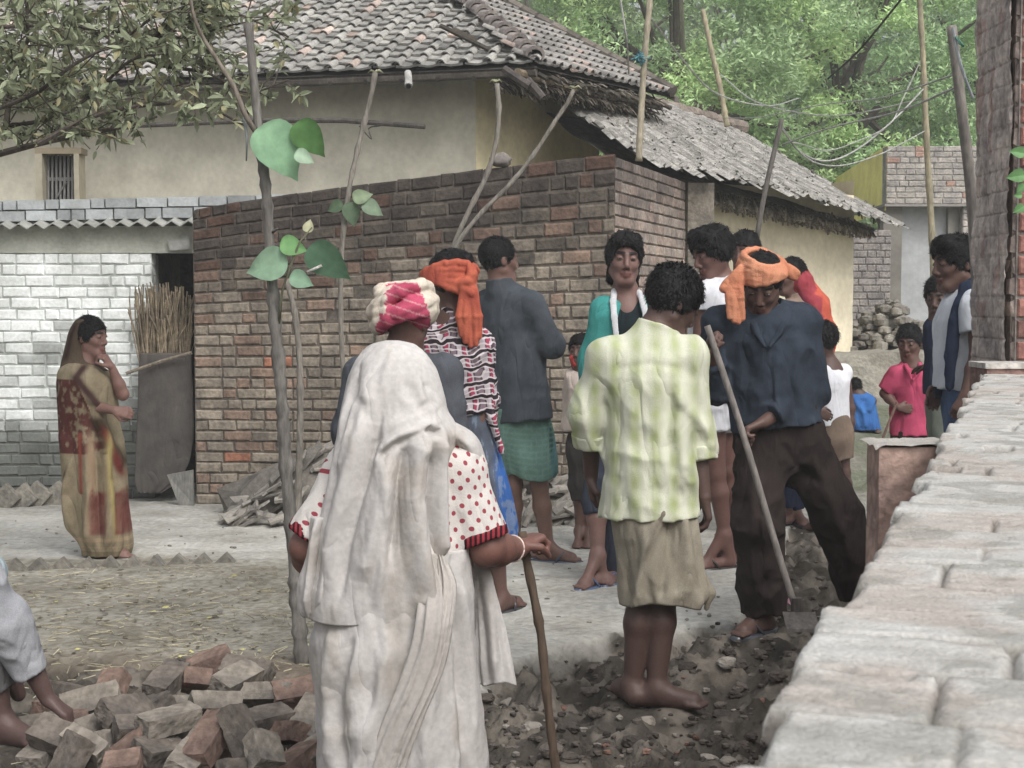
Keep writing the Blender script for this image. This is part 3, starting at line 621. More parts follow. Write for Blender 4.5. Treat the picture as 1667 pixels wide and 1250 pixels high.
def build_walls():
    Z = np.array([0, 0, 1.])
    A = np.array([-2.18, 10.1, 0]); B = np.array([.69, 9.92, 0]); U = unit(B - A); N = np.array([U[1], -U[0], 0]); w = np.linalg.norm(B - A)
    t = thing('brick_wall', 'long dark-topped brick wall with a sloping top behind the crowd', 'wall', A)
    b = MB(); hol = [(.95, 1.28), (1.24, 1.28), (1.24, 1.44), (1.2, .98), (2.1, .7)]
    def skip(u, v, r): return any(abs(u - a) < .07 and abs(v - c) < .036 for a, c in hol) or r > .997
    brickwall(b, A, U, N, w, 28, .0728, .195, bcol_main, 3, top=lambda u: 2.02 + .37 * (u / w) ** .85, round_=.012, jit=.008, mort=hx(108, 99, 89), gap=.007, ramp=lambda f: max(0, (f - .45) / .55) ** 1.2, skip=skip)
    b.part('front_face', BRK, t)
    D = unit([.32, .95, 0]); N2 = np.array([D[1], -D[0], 0]); b = MB()
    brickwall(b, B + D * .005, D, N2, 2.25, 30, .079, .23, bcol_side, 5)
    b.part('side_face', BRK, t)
    b = MB()
    b.box(A - N * .25 + U * .1, U * (w - .2), -N * .02, Z * 2.0, hx(100, 92, 86)); b.box(A + U * .0 - N * .06, U * .1, -N * .9, Z * 1.95, hx(150, 142, 130)); b.part('back_wall', BRK, t)
    # stone on the wall top
    p = W(815, 262, 10.0); V, Fq = stone(p, (.075, .06, .045), 5); solo('stone', 'rounded grey stone resting on top of the long brick wall', 'stone', V, Fq, TILE, p, hx(140, 132, 125))
    # white wall
    A = np.array([-5.2, 10.42, 0]); wt = thing('white_wall', 'whitewashed brick wall with worn mossy base at the left', 'wall', A); U = np.array([1, 0, 0.]); N = np.array([0, -1, 0.])
    xr = (248 - CX) / F * 10.42; wd_ = xr + 5.2
    def wc(u, v, r):
        x = u - 5.2; nz = float(fbm(np.array([x * 2.3, 0, v * 3.0]), 77)) - .5
        k = float(sst(.9, .3, v + nz * 1.0 + (r[1] - .5) * .1)) * .9
        if v < 1.3 and x < -3.0: k = max(k, float(sst(.5, .62, fbm(np.array([x * 5, 0, v * 6.0]), 78))) * .6)
        k2 = float(sst(.3, .05, v + nz * .3))
        c = hx(240, 244, 243) * (.97 + .08 * r[0]); c = c * (1 - k) + hx(88, 92, 84) * (.8 + .3 * r[2]) * k; return c * (1 - .3 * k2)
    b = MB(); brickwall(b, A, U, N, wd_, 22, .079, .2, wc, 9, mort=hx(190, 194, 191), mort2=hx(112, 114, 108), gap=.007, round_=.012, jit=.009); 
    b.part('brick_face', WBRK, wt)
    b = MB(); b.box(A + Z * 1.738 - N * .0 + [0, .0, 0], U * 3.35, -N * .12, Z * .19, hx(186, 188, 176)); b.part('plaster_band', WBRK, wt)
    b = MB(); rs = np.random.RandomState(4); u = 0
    for row, z in ((0, 1.955), (1, 2.035)):
        u = 0
        while u < 4.3:
            l = rs.choice([.1, .12, .2, .22]); zz = z + u * .022 - .03
            if row == 1 or u < 3.1: b.box(A + U * (u + .005) + Z * zz + N * (.005 + rs.rand() * .006), U * (l - .012), -N * .14, Z * (.07 if row == 0 else .065), hx(190, 196, 198) * (.55 + .5 * rs.rand()))
            u += l
    b.box(A + Z * 1.90 - N * .02, U * 4.2, -N * .1, Z * .17, hx(120, 122, 118)); b.part('coping', WBRK, wt)
    b = MB(); xs = np.linspace(0, 3.12, 330); zc = .019 * (np.abs((xs / .118) % 1 * 2 - 1) * 2 - 1) + 1.9 + xs * .018
    V = np.concatenate([np.stack([A[0] + xs, np.full_like(xs, A[1] + yo), zc + zo], -1) for yo, zo in ((.03, .03), (-.13, -.01), (-.13, -.018), (.03, .02))]); k = np.arange(329); n = 330
    b.add(V, np.concatenate([np.stack([k + r * n, k + 1 + r * n, k + 1 + (r + 1) * n, k + (r + 1) * n], -1) for r in range(3)]), hx(160, 160, 154)); b.part('corrugated_sheet', WBRK, wt)
    # doorway recess: inner darkness painted as near-black back panel and ceiling
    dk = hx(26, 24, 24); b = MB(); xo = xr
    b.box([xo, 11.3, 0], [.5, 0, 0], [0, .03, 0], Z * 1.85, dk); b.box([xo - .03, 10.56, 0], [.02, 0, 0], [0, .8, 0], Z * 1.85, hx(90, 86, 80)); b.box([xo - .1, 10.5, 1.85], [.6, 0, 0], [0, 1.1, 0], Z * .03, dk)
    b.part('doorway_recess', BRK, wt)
    b = MB(); q = lambda a, c, d=10.38: W(a, c, d)
    b.add([q(272, 392), q(309, 388), q(309, 405), q(277, 408), q(272, 392, 10.42), q(309, 388, 10.42), q(309, 405, 10.42), q(277, 408, 10.42)], [[0, 3, 2, 1], [4, 5, 6, 7], [0, 1, 5, 4], [1, 2, 6, 5], [2, 3, 7, 6], [3, 0, 4, 7]], hx(165, 165, 160)); b.part('lintel_board', WBRK, wt)
    # hanging sacking, straw, board
    rows = [(575, 228, 312), (600, 226, 313), (660, 224, 314), (720, 222, 313), (760, 221, 303), (790, 222, 282), (803, 228, 262)]
    V, Fs, _ = loft(rows, 10.2, q=.12, noise=.012, seed=4, seg=90); solo('sacking_curtain', 'dark grey sacking hung across the doorway of the white wall', 'curtain', V, Fs, cloth('sackcloth', (92, 86, 82), (74, 70, 68)), W(268, 800, 10.2))
    rs = np.random.RandomState(8); b = MB()
    for i in range(230):
        x0 = rs.uniform(228, 306); y0 = rs.uniform(585, 600); x1 = x0 + rs.normal(0, 9) - (6 if x0 < 250 else -2); y1 = rs.uniform(455, 520) + abs(x0 - 262) * .35
        if rs.rand() < .1: x1 += rs.normal(0, 16)
        d0 = 10.24 + rs.rand() * .1; d1 = d0 + rs.normal(0, .03); mdp = W((x0 + x1) / 2 + rs.normal(0, 4), (y0 + y1) / 2, d0)
        b.tube(spl([W(x0, y0, d0), mdp, W(x1, y1, d1)], 5), rs.uniform(.003, .006), 4, hx(168, 150, 122) * rs.uniform(.5, 1.1))
    b.solo('straw_bundle', 'bundle of dry straw stalks standing in the doorway above the sacking', 'straw bundle', BRK, W(265, 600, 10.25))
    b = MB()
    b.tube([W(205, 608, 10.1), W(262, 588, 10.15), W(312, 574, 10.12)], .012, 7, hx(135, 122, 105)); b.solo('stick', 'thin pale stick lying across the sacking curtain in the doorway', 'stick', WOODD, W(262, 590, 10.1))
    b = MB(); a = [W(272, 773, 10.0), W(314, 765, 10.0), W(316, 822, 10.0), W(292, 824, 9.97)]; bb = [p + [0, .025, 0] for p in a]
    b.add(a + bb, [[0, 3, 2, 1], [4, 5, 6, 7], [0, 1, 5, 4], [1, 2, 6, 5], [2, 3, 7, 6], [3, 0, 4, 7]], hx(128, 126, 120)); b.solo('board', 'small grey board leaning at the foot of the doorway', 'board', WOODD, W(294, 823, 10.0))
    # saw-tooth brick edgings
    for (x0, y0, x1, y1, n, s_, nm, lb, back) in ((-10, 928, 372, 916, 10, .105, 'brick_edging', 'half-buried sawtooth brick edging along the near side of the dusty path', 0), (-20, 826, 118, 818, 5, .15, 'brick_edging', 'row of tilted grey bricks along the base of the white wall', 1)):
        b = MB(); rs = np.random.RandomState(n)
        for i in range(n):
            t = (i + .5) / n; p = G(x0 + (x1 - x0) * t, y0 + (y1 - y0) * t); ang = math.radians(42 + rs.normal(0, 3)); e1 = np.array([math.cos(ang), 0, math.sin(ang)]); e2 = np.array([-math.sin(ang), 0, math.cos(ang)])
            o = p + [0, 0, -.13 + (.035 if back else .005)] ; b.box(o - e1 * .0, e1 * s_ * 1.45, [0, .07, 0], e2 * s_ * .95, hx(146, 140, 128) * rs.uniform(.8, 1.1))
        b.solo(nm, lb, 'edging', BRK, G((x0 + x1) / 2, (y0 + y1) / 2), group='brick edgings')
def stone(p, r, seed, sub=3):
    n = 8 * sub // 2; u, v = np.meshgrid(np.linspace(0, math.pi, n), np.linspace(0, 2 * math.pi, n * 2, endpoint=False), indexing='ij')
    D = np.stack([np.sin(u) * np.cos(v), np.sin(u) * np.sin(v), np.cos(u)], -1); k = 1 + (fbm(D * 1.6 + seed * 7.3, seed) - .5) * .9; V = p + D * np.array(r) * k[..., None]
    m = n * 2; i, j = np.meshgrid(np.arange(n - 1), np.arange(m), indexing='ij'); Fq = np.stack([i * m + j, (i + 1) * m + j, (i + 1) * m + (j + 1) % m, i * m + (j + 1) % m], -1).reshape(-1, 4)
    return V.reshape(-1, 3), Fq

# ------------------------------------------------------------------ roofs and houses
def tiles(b, A, e, s, wid, ln, inside, pw=.2, pl=.15, imb=True, seed=0, col=(170, 168, 161), sag=.012, ir=.05):
    rs = np.random.RandomState(seed); e = unit(e); s = unit(s); n = unit(np.cross(e, s)); n = n if n[2] > 0 else -n; c0 = hx(*col)
    cols = int(wid / pw); rws = int(ln / pl); us = np.linspace(-.5, .5, 6)
    for i in range(cols):
        for j in range(rws):
            u = (i + .5) * pw; v = j * pl
            if not inside(u, v): continue
            u += rs.normal(0, pw * .03); v += rs.normal(0, pl * .06); ry = rs.normal(0, .05); z = sag * np.cos(us * 2 * math.pi) * -.5 - .0
            L = pl * 1.35; V = []
            for k, (vv, lift) in enumerate(((0, .03), (0, .012), (L, .0))):
                for q in range(6): V.append(A + e * (u + us[q] * pw * .97 + ry * vv) + s * (v + vv + ry * us[q] * pw) + n * (lift + z[q] + rs.normal(0, .0015)))
            Fq = [[k * 6 + q, k * 6 + q + 1, (k + 1) * 6 + q + 1, (k + 1) * 6 + q] for k in (0,) for q in range(5)] + [[q, q + 1, 12 + q + 1, 12 + q] for q in range(5)]
            b.add(V, Fq, c0 * rs.uniform(.72, 1.15) * (hx(172, 150, 136) / hx(150, 147, 141) if rs.rand() < .025 else 1))
    if imb:
        a = np.linspace(0, math.pi, 8)
        for i in range(cols + 1):
            il = pl * 1.25
            for j in range(int(ln / il)):
                u = i * pw; v = j * il
                if not inside(u, v): continue
                V = []; uj = rs.normal(0, .006)
                for vv, r in ((0, ir), (0, ir * .8), (il * 1.12, ir * .8)):
                    for q in a: V.append(A + e * (u + uj + r * math.cos(q)) + s * (v + vv) + n * (.012 + (.02 if vv == 0 else .0) + r * math.sin(q)))
                Fq = [[q, q + 1, 16 + q + 1, 16 + q] for q in range(7)] + [[q, q + 1, 8 + q + 1, 8 + q] for q in range(7)]
                b.add(V, Fq, c0 * rs.uniform(.8, 1.2) * (hx(178, 158, 146) / hx(150, 147, 141) if rs.rand() < .08 else 1))
def fringe(b, A, B_, n, ln, seed, col, back, down=.0, spread=.25, r=.006):
    rs = np.random.RandomState(seed)
    for i in range(n):
        t = rs.rand(); p = A + (B_ - A) * t + back * rs.rand() * spread + [0, 0, -rs.rand() * .05]; dv = unit(-back + rs.normal(0, .35, 3) + [0, 0, -down - rs.rand() * .5]); l = ln * rs.uniform(.4, 1.1)
        b.tube([p - dv * .08, p + dv * l * .5, p + dv * l + [0, 0, -.02]], rs.uniform(.5, 1.3) * r, 4, np.array(hx(*col)) * rs.uniform(.45, 1.15))
def build_houses():
    Z = np.array([0, 0, 1.]); A = W(870, 104, 12.0); Bp = W(-300, 152, 14.1); Cc = W(1090, 154, 14.0); tp = .55
    eF = unit([Bp[0] - A[0], Bp[1] - A[1], 0]); nf = np.array([eF[1], -eF[0], 0]); nf = nf if nf[1] > 0 else -nf
    eR = unit([Cc[0] - A[0], Cc[1] - A[1], 0]); nr = np.array([-eR[1], eR[0], 0])
    t = thing('tiled_house', 'large mud-walled house under a grey clay-tiled hipped roof behind the brick wall', 'house', (A[0] - .5, 13.5, 0))
    dF = Bp - A; sF = unit(nf + Z * tp); sR = unit(nr + Z * tp)
    cs = 1 / math.sqrt(1 + tp * tp)
    mt = lambda P, n_: (P - A)[:2] @ n_[:2]
    b = MB()
    def inF(u, v): P = A + unit(dF) * u + sF * v; return mt(P, nr) > mt(P, nf) - .04
    tiles(b, A + unit(dF) * 0, dF, sF, 8.5, 4.4, inF, pw=.2, pl=.145, ir=.044, seed=1); b.part('front_roof_slope', TILE, t)
    b = MB(); dR = Cc - A; LR = np.linalg.norm(dR)
    def inR(u, v): P = A + unit(dR) * u + sR * v; return mt(P, nf) > mt(P, nr) - .04 and u < LR
    tiles(b, A, dR, sR, LR + .1, 4.6, inR, pw=.13, pl=.17, imb=True, ir=.036, seed=2, col=(158, 154, 148)); b.part('right_roof_slope', TILE, t)
    b = MB(); a_ = [A, A + unit(dF) * 8.6, A + unit(dF) * 8.6 + sF * 4.6, A + sF * 4.6 * .3]
    hipd = np.linalg.solve(np.array([nf[:2], nr[:2]]), np.array([1, 1])); hip = np.array([hipd[0], hipd[1], tp])
    top = 2.4
    b.add([A - Z * .03, A + dF * 1.0 - Z * .03, A + dF + sF * 3.2 - Z * .03, A + hip * 3.0 - Z * .03], [[0, 1, 2, 3]], hx(70, 66, 62))
    b.add([A - Z * .03, A + dR - Z * .03, A + dR + sR * 4.4 - Z * .03, A + hip * 3.6 - Z * .03], [[0, 3, 2, 1]], hx(70, 66, 62))
    b.add([A + hip * 3.0 - Z * .04, A + dF + sF * 3.2 - Z * .04, A + dF + sF * 3.2 + [0, 3, -1], A + hip * 3.6 + [0, 3, -1]], [[0, 1, 2, 3]], hx(70, 66, 62))
    b.part('roof_deck', TILE, t)
    b = MB(); rs = np.random.RandomState(6); hp = unit(hip); k = 0.0
    while k < 3.9:
        p = A + hip * (k / np.linalg.norm(hip)) + Z * .035 - hp * .0; q = p + hp * .24; ang = np.linspace(0, math.pi, 9); sd = unit(np.cross(hp, Z)); up = np.cross(sd, hp)
        V = [c + sd * r * math.cos(x) + up * (r * math.sin(x) + z) for c, r, z in ((p, .085, .03), (p, .065, .02), (q, .062, 0)) for x in ang]
        b.add(V, [[i, i + 1, 18 + i + 1, 18 + i] for i in range(8)] + [[i, i + 1, 10 + i, 9 + i] for i in range(8)], hx(158, 148, 142) * rs.uniform(.8, 1.15)); k += .2
    b.part('hip_ridge', TILE, t)
    # far verge of the right slope
    b = MB(); p0 = A + dR + sR * -.05; k = 0
    while k < 4.4:
        p = p0 + sR * k + Z * .05; b.tube([p, p + sR * .22], .06, 7, hx(128, 120, 110) * rs.uniform(.6, 1.1)); k += .19
    for i in range(40):
        k = rs.rand() * 4.3; p = p0 + sR * k + eR * rs.rand() * .12; b.box(p - Z * .05, sR * rs.uniform(.1, .25), eR * .1, Z * .05, hx(110, 104, 95) * rs.uniform(.6, 1.1))
    b.part('verge', TILE, t)
    # eaves: poles and fringe
    b = MB(); b.tube([A + nf * .06 - Z * .05, A + dF * .5 + nf * .06 - Z * .06, A + dF + nf * .06 - Z * .05], .045, 8, hx(112, 104, 96)); b.tube([A + nr * .1 - Z * .07 - eR * .1, A + nr * .1 + dR * .35 - Z * .1], .035, 8, hx(150, 132, 104)); b.tube([A + nr * .12 - Z * .09 + dR * .3, A + dR * 1.0 - Z * .1 + nr * .1], .04, 8, hx(92, 84, 74))
    for i in range(26):
        u = .2 + i * .32; p = A + unit(dF) * u; b.tube([p + nf * .02 - Z * .09, p + nf * .75 + Z * .28], .022, 6, hx(84, 78, 72))
    for i in range(12):
        p = A + eR * (.1 + i * .2); b.tube([p - nr * .06 - Z * .11, p + nr * 1.0 + Z * .42], .022, 6, hx(88, 80, 70) * rs.uniform(.7, 1.2))
    for x0, y0, x1, y1 in ((820, 112, 862, 140), (858, 130, 884, 160)): b.tube([W(x0, y0, 11.95), W(x1, y1, 11.9)], .035, 7, hx(96, 88, 84))
    b.part('eave_poles', WOODD, t)
    b = MB(); fringe(b, A - Z * .1 + nr * .1, A + dR - Z * .12 + nr * .1, 420, .12, 3, (130, 120, 108), nr, .3, .3, r=.007); fringe(b, A + eR * .2 - Z * .04, A + dR - Z * .04, 110, .08, 4, (140, 132, 118), nr, .1, .15, r=.008); b.part('thatch_fringe', THAT, t)
    # walls
    w0 = W(775, 300, 12.7); w0[2] = 0; wl = w0 + eF * 9; wr_ = np.array([w0[0] + eR[0] * 2.1, w0[1] + eR[1] * 2.1, 0])
    def plaster(p, q, h0, h1, c, nm, seed, nrm, hole=None, thick=.3):
        L = np.linalg.norm(q - p); nu, nv = int(L / .06), int(h1 / .06); u = np.linspace(0, 1, nu); v = np.linspace(0, 1, nv); U_, V_ = np.meshgrid(u, v, indexing='ij')
        P = p + (q - p) * U_[..., None] + Z * (h0 + (h1 - h0) * V_[..., None]); P = P + nrm * ((fbm(P * 2.2, seed) - .5) * .05 + (fbm(P * 14, seed) - .5) * .008)[..., None]
        C = c * (.88 + .24 * fbm(P * np.array([3, 3, 1.2]), seed + 1)[..., None]); k = (np.arange(nu - 1)[:, None] * nv + np.arange(nv - 1)[None]).ravel(); Fq = np.stack([k, k + nv, k + nv + 1, k + 1], -1)
        if hole is not None:
            cen = P.reshape(-1, 3)[Fq].mean(1); px, py = proj(cen); Fq = Fq[~((px > hole[0]) & (px < hole[2]) & (py > hole[1]) & (py < hole[3]))]
        b = MB(); b.add(P.reshape(-1, 3), Fq, C.reshape(-1, 3)); return b.part(nm, MUDW, t, True)
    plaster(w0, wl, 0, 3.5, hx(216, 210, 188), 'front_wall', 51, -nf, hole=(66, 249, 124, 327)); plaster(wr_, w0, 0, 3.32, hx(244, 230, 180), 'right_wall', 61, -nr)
    b = MB(); b.box(wr_, nr * .0 + np.array([-3, 3.2, 0]), [.01, .01, 0], Z * 3.2, hx(160, 150, 120)); b.box(w0 + eF * 9 + nf * .4, -eF * 9.0, nf * .02, Z * 3.4, hx(30, 28, 27)); b.part('wall_and_dark_sheet', MUDW, t)  # second box: near-black sheet added as the painted dark behind the window
    # window with bars
    wy = 13.42; q = lambda a, c, d=wy: W(a, c, d); b = MB()
    for (x0, y0, x1, y1) in ((56, 240, 132, 250), (58, 250, 68, 330), (121, 250, 128, 330)):
        p = q(x0, y1, 13.3); p2 = q(x1, y0, 13.3); b.box(p, [p2[0] - p[0], 0, 0], [0, .2, 0], [0, 0, p2[2] - p[2]], hx(140, 128, 104) if y0 == 240 else hx(168, 160, 138))
    win = b.part('window', MUDW, t); b = MB()
    for x in np.linspace(72, 118, 8): b.tube([q(x, 330), q(x, 250)], .011, 6, hx(128, 126, 124))
    for y in (294,): p = q(68, y); b.box(p, [.3, 0, 0], [0, .02, 0], [0, 0, .03], hx(120, 118, 116))
    b.tube([q(88, 328, 13.4), q(108, 296, 13.4)], .009, 5, hx(120, 118, 112)); b.part('window_bars', WOODD, win)
    # bamboo rod hung on wall, pipe end
    b = MB(); b.tube([W(180, 206, 13.0), W(420, 196, 12.72), W(560, 196, 12.62), W(692, 206, 12.5)], .022, 8, hx(96, 90, 84)); b.solo('bamboo_rod', 'long dark rod hung level along the upper mud wall under the eave', 'rod', WOODD, W(560, 196, 12.62))
    b = MB(); b.tube(spl([W(585, 205, 12.6), W(605, 226, 12.55), W(600, 210, 12.6), W(622, 204, 12.5)], 12), .006, 5, hx(90, 84, 78)); b.solo('wire_loop', 'small drooping wire loop hanging from the dark rod on the mud wall', 'wire', WOODD, W(605, 226, 12.55))
    b = MB(); b.tube([W(664, 118, 12.2), W(665, 128, 12.15), W(665, 140, 12.1)], [.03, .03, .034], 12, hx(186, 184, 178)); b.tube([W(665, 140, 12.09), W(665, 141, 12.08)], [.02, .02], 10, hx(30, 28, 28)); b.solo('pipe', 'short pale pipe end poking out under the tiled eave', 'pipe', WOODD, W(665, 128, 12.15))
    # thatched hut
    L0 = W(1040, 262, 11.9); E = W(1440, 352, 14.6); R2 = W(1185, 204, 17.5); vg = R2 - E; R1 = L0 + vg
    t = thing('thatched_hut', 'low yellow-walled hut under a weathered grey thatch roof', 'hut', (E[0] - 1.2, 14.5, .3))
    e = E - L0; b = MB(); ev = unit(e); vv = vg; n_ = unit(np.cross(e, vg)); n_ = n_ if n_[2] > 0 else -n_
    nu, nv = 90, 70; U_, V_ = np.meshgrid(np.linspace(0, 1, nu), np.linspace(0, 1, nv), indexing='ij'); P = L0 + e * U_[..., None] + vg * V_[..., None] + n_ * (.06 * np.sin(U_ * 3.1 + .4) + .05 * (fbm(np.stack([U_ * 14, V_ * 5, U_ * 0], -1), 3) - .5))[..., None]
    k = (np.arange(nu - 1)[:, None] * nv + np.arange(nv - 1)[None]).ravel(); Fq = np.stack([k, k + nv, k + nv + 1, k + 1], -1)
    b.add(P.reshape(-1, 3), Fq, hx(164, 160, 152)); b.add(P.reshape(-1, 3) - n_ * .16, Fq, hx(110, 102, 92)); rs = np.random.RandomState(3)
    for i in range(2600):
        u, v = rs.rand(2); v = v * .97; p = L0 + e * u + vg * v + n_ * (.06 * math.sin(u * 3.1 + .4) + .012 + rs.rand() * .02); l = rs.uniform(.15, .5); dv = unit(-vg + ev * rs.normal(0, .25) * np.linalg.norm(vg) * .5); w2 = ev * rs.uniform(.02, .06)
        z = n_ * rs.uniform(.008, .03); b.add([p - w2, p + z, p + w2, p - w2 + dv * l, p + z + dv * l, p + w2 + dv * l], [[0, 1, 4, 3], [1, 2, 5, 4]], hx(180, 176, 168) * rs.uniform(.68, 1.15))
    b.part('thatch_roof', THAT, t)
    b = MB(); bk = unit(vg * [1, 1, 0]); fringe(b, L0 - n_ * .12 + bk * .1, E - n_ * .12 + bk * .1, 1300, .075, 5, (190, 180, 164), bk, .5, .25, r=.009); fringe(b, E, R2, 120, .12, 6, (130, 124, 112), unit(-e), .3, .1, r=.012); b.part('eave_fringe', THAT, t)
    b = MB()
    for i in range(9): p = R1 + (R2 - R1) * (.35 + i * .08); b.tube([p, p + (R2 - R1) * .09 + [0, 0, .02]], .09, 8, hx(150, 136, 124) * rs.uniform(.8, 1.1))
    b.part('ridge_roll', THAT, t)
    y0 = W(1110, 600, 12.9); y0[2] = 0; y1 = W(1386, 600, 14.75); y1[2] = 0; nw = np.array([(y1 - y0)[1], -(y1 - y0)[0], 0]); nw = unit(nw)
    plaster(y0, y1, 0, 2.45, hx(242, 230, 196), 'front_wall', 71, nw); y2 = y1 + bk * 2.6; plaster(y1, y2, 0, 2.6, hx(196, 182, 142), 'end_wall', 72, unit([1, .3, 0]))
    b = MB(); b.box(W(1118, 640, 12.3) * [1, 1, 0], [.22, .02, 0], [0, .25, 0], Z * 2.38, hx(150, 140, 126)); b.part('brick_post', BRK, t)
    # far building
    t = thing('brick_house', 'pale unfinished brick building with a yellow side wall far right', 'house', W(1510, 667, 19) * [1, 1, 0]); b = MB()
    X0 = W(1443, 300, 19)[0]; X1 = W(1592, 300, 19)[0]; zt = W(1500, 237, 19)[2]; zb = W(1500, 332, 19)[2]; rs = np.random.RandomState(12)
    def pc(u, v, r): return hx(186, 178, 168) * (.84 + .24 * r[0]) * (hx(190, 150, 130) / hx(186, 178, 168) if r[2] > .93 else 1)
    brickwall(b, [X0, 19, zb], [1, 0, 0], [0, -1, 0], X1 - X0, 10, (zt - zb) / 10, .24, pc, 4, mort=hx(170, 165, 158)); b.part('parapet', BRK, t)
    b = MB(); a = np.array([X0, 19, 0]); a2 = W(1360, 300, 24.2) * [1, 1, 0]; b.add([a + Z * zb * .97, a2 + Z * zb * .97, a2 + Z * (zt + .02), a + Z * (zt + .01)], [[0, 3, 2, 1]], hx(250, 238, 120)); b.part('yellow_side_wall', MUDW, t)
    b = MB(); b.box([X0 - .02, 18.99, zb - .03], [X1 - X0 + .03, 0, 0], [0, 2, 0], Z * .03, hx(150, 146, 140))
    b.box([X0 + .0, 19.12, 0], [.24, 0, 0], [0, .3, 0], Z * (zb - .03), hx(132, 128, 120)); b.box([X0 + .24, 19.3, 0], [.62, 0, 0], [0, .3, 0], Z * (zb - .03), hx(182, 186, 188)); b.box([X0 + .86, 19.2, 0], [.14, 0, 0], [0, .3, 0], Z * (zb - .03), hx(146, 142, 134)); b.part('lower_wall', MUDW, t)
    b = MB(); brickwall(b, [X0 + 1.0, 19.05, 0], [1, 0, 0], [0, -1, 0], .4, 30, (zb - .03) / 30, .24, pc, 7, mort=hx(170, 165, 158)); b.part('brick_corner', BRK, t)
    t2 = thing('rough_wall', 'rough pinkish-grey brick wall beside the yellow hut', 'wall', W(1420, 600, 17) * [1, 1, 0]); b = MB()
    brickwall(b, W(1380, 700, 17) * [1, 1, 0] + [0, 0, .3], [1, 0, 0], [0, -1, 0], .47, 24, .08, .2, lambda u, v, r: hx(160, 152, 146) * (.85 + .3 * r[0]), 14, mort=hx(140, 134, 128)); b.part('brick_face', BRK, t2)
    # rubble heap
    b = MB(); c = W(1440, 560, 15.2)
    for i in range(330):
        x = rs.normal(0, .36); y = rs.uniform(-.4, .4); zz = max(0, 1.0 - abs(x - .0) * 1.1 - max(0, -y) * .8) * rs.rand()**.5; r = rs.uniform(.035, .085)
        V, Fq = stone(np.array([c[0] + x, c[1] + y - .3, .62 + zz * .82]), (r, r, r * .7), i, 1); b.add(V, Fq, hx(164, 158, 146) * rs.uniform(.65, 1.12))
    V, Fq = stone(np.array([c[0], c[1] + .15, .5]), (.5, .35, .75), 3); b.add(V, Fq, hx(140, 134, 122))
    b.solo('rubble_heap', 'heap of grey stone rubble at the end of the yellow hut', 'rubble heap', TILE, [c[0], c[1], .5])
    b = MB(); a = W(1385, 640, 12.9) * [1, 1, 0]; b.box(a, [1.1, .1, 0], [0, .6, 0], Z * .95, hx(150, 145, 134)); V, Fq, C = b.out()
    u, v = np.meshgrid(np.linspace(0, 1, 30), np.linspace(0, 1, 24), indexing='ij'); P = a + np.stack([u * 1.35 - .15, v * 0 + .0, v * .85 + .1], -1); P = P + np.stack([u * 0, -(1 - v) * .25 + (fbm(P * 6, 3) - .5) * .15, (fbm(P * 5, 4) - .5) * .1], -1)
    n = 24; k = (np.arange(29)[:, None] * n + np.arange(23)[None]).ravel(); Fq = np.stack([k, k + n, k + n + 1, k + 1], -1); P2 = P + [0, .7, 0]; top_ = np.r_[P[:, -1], P2[:, -1]]; kk = np.arange(29)
    solo('earth_bank', None, None, np.r_[P.reshape(-1, 3), top_], [Fq, np.stack([720 + kk, 721 + kk, 751 + kk, 750 + kk], -1)], GRD, a, hx(158, 154, 142), True, kind='structure')

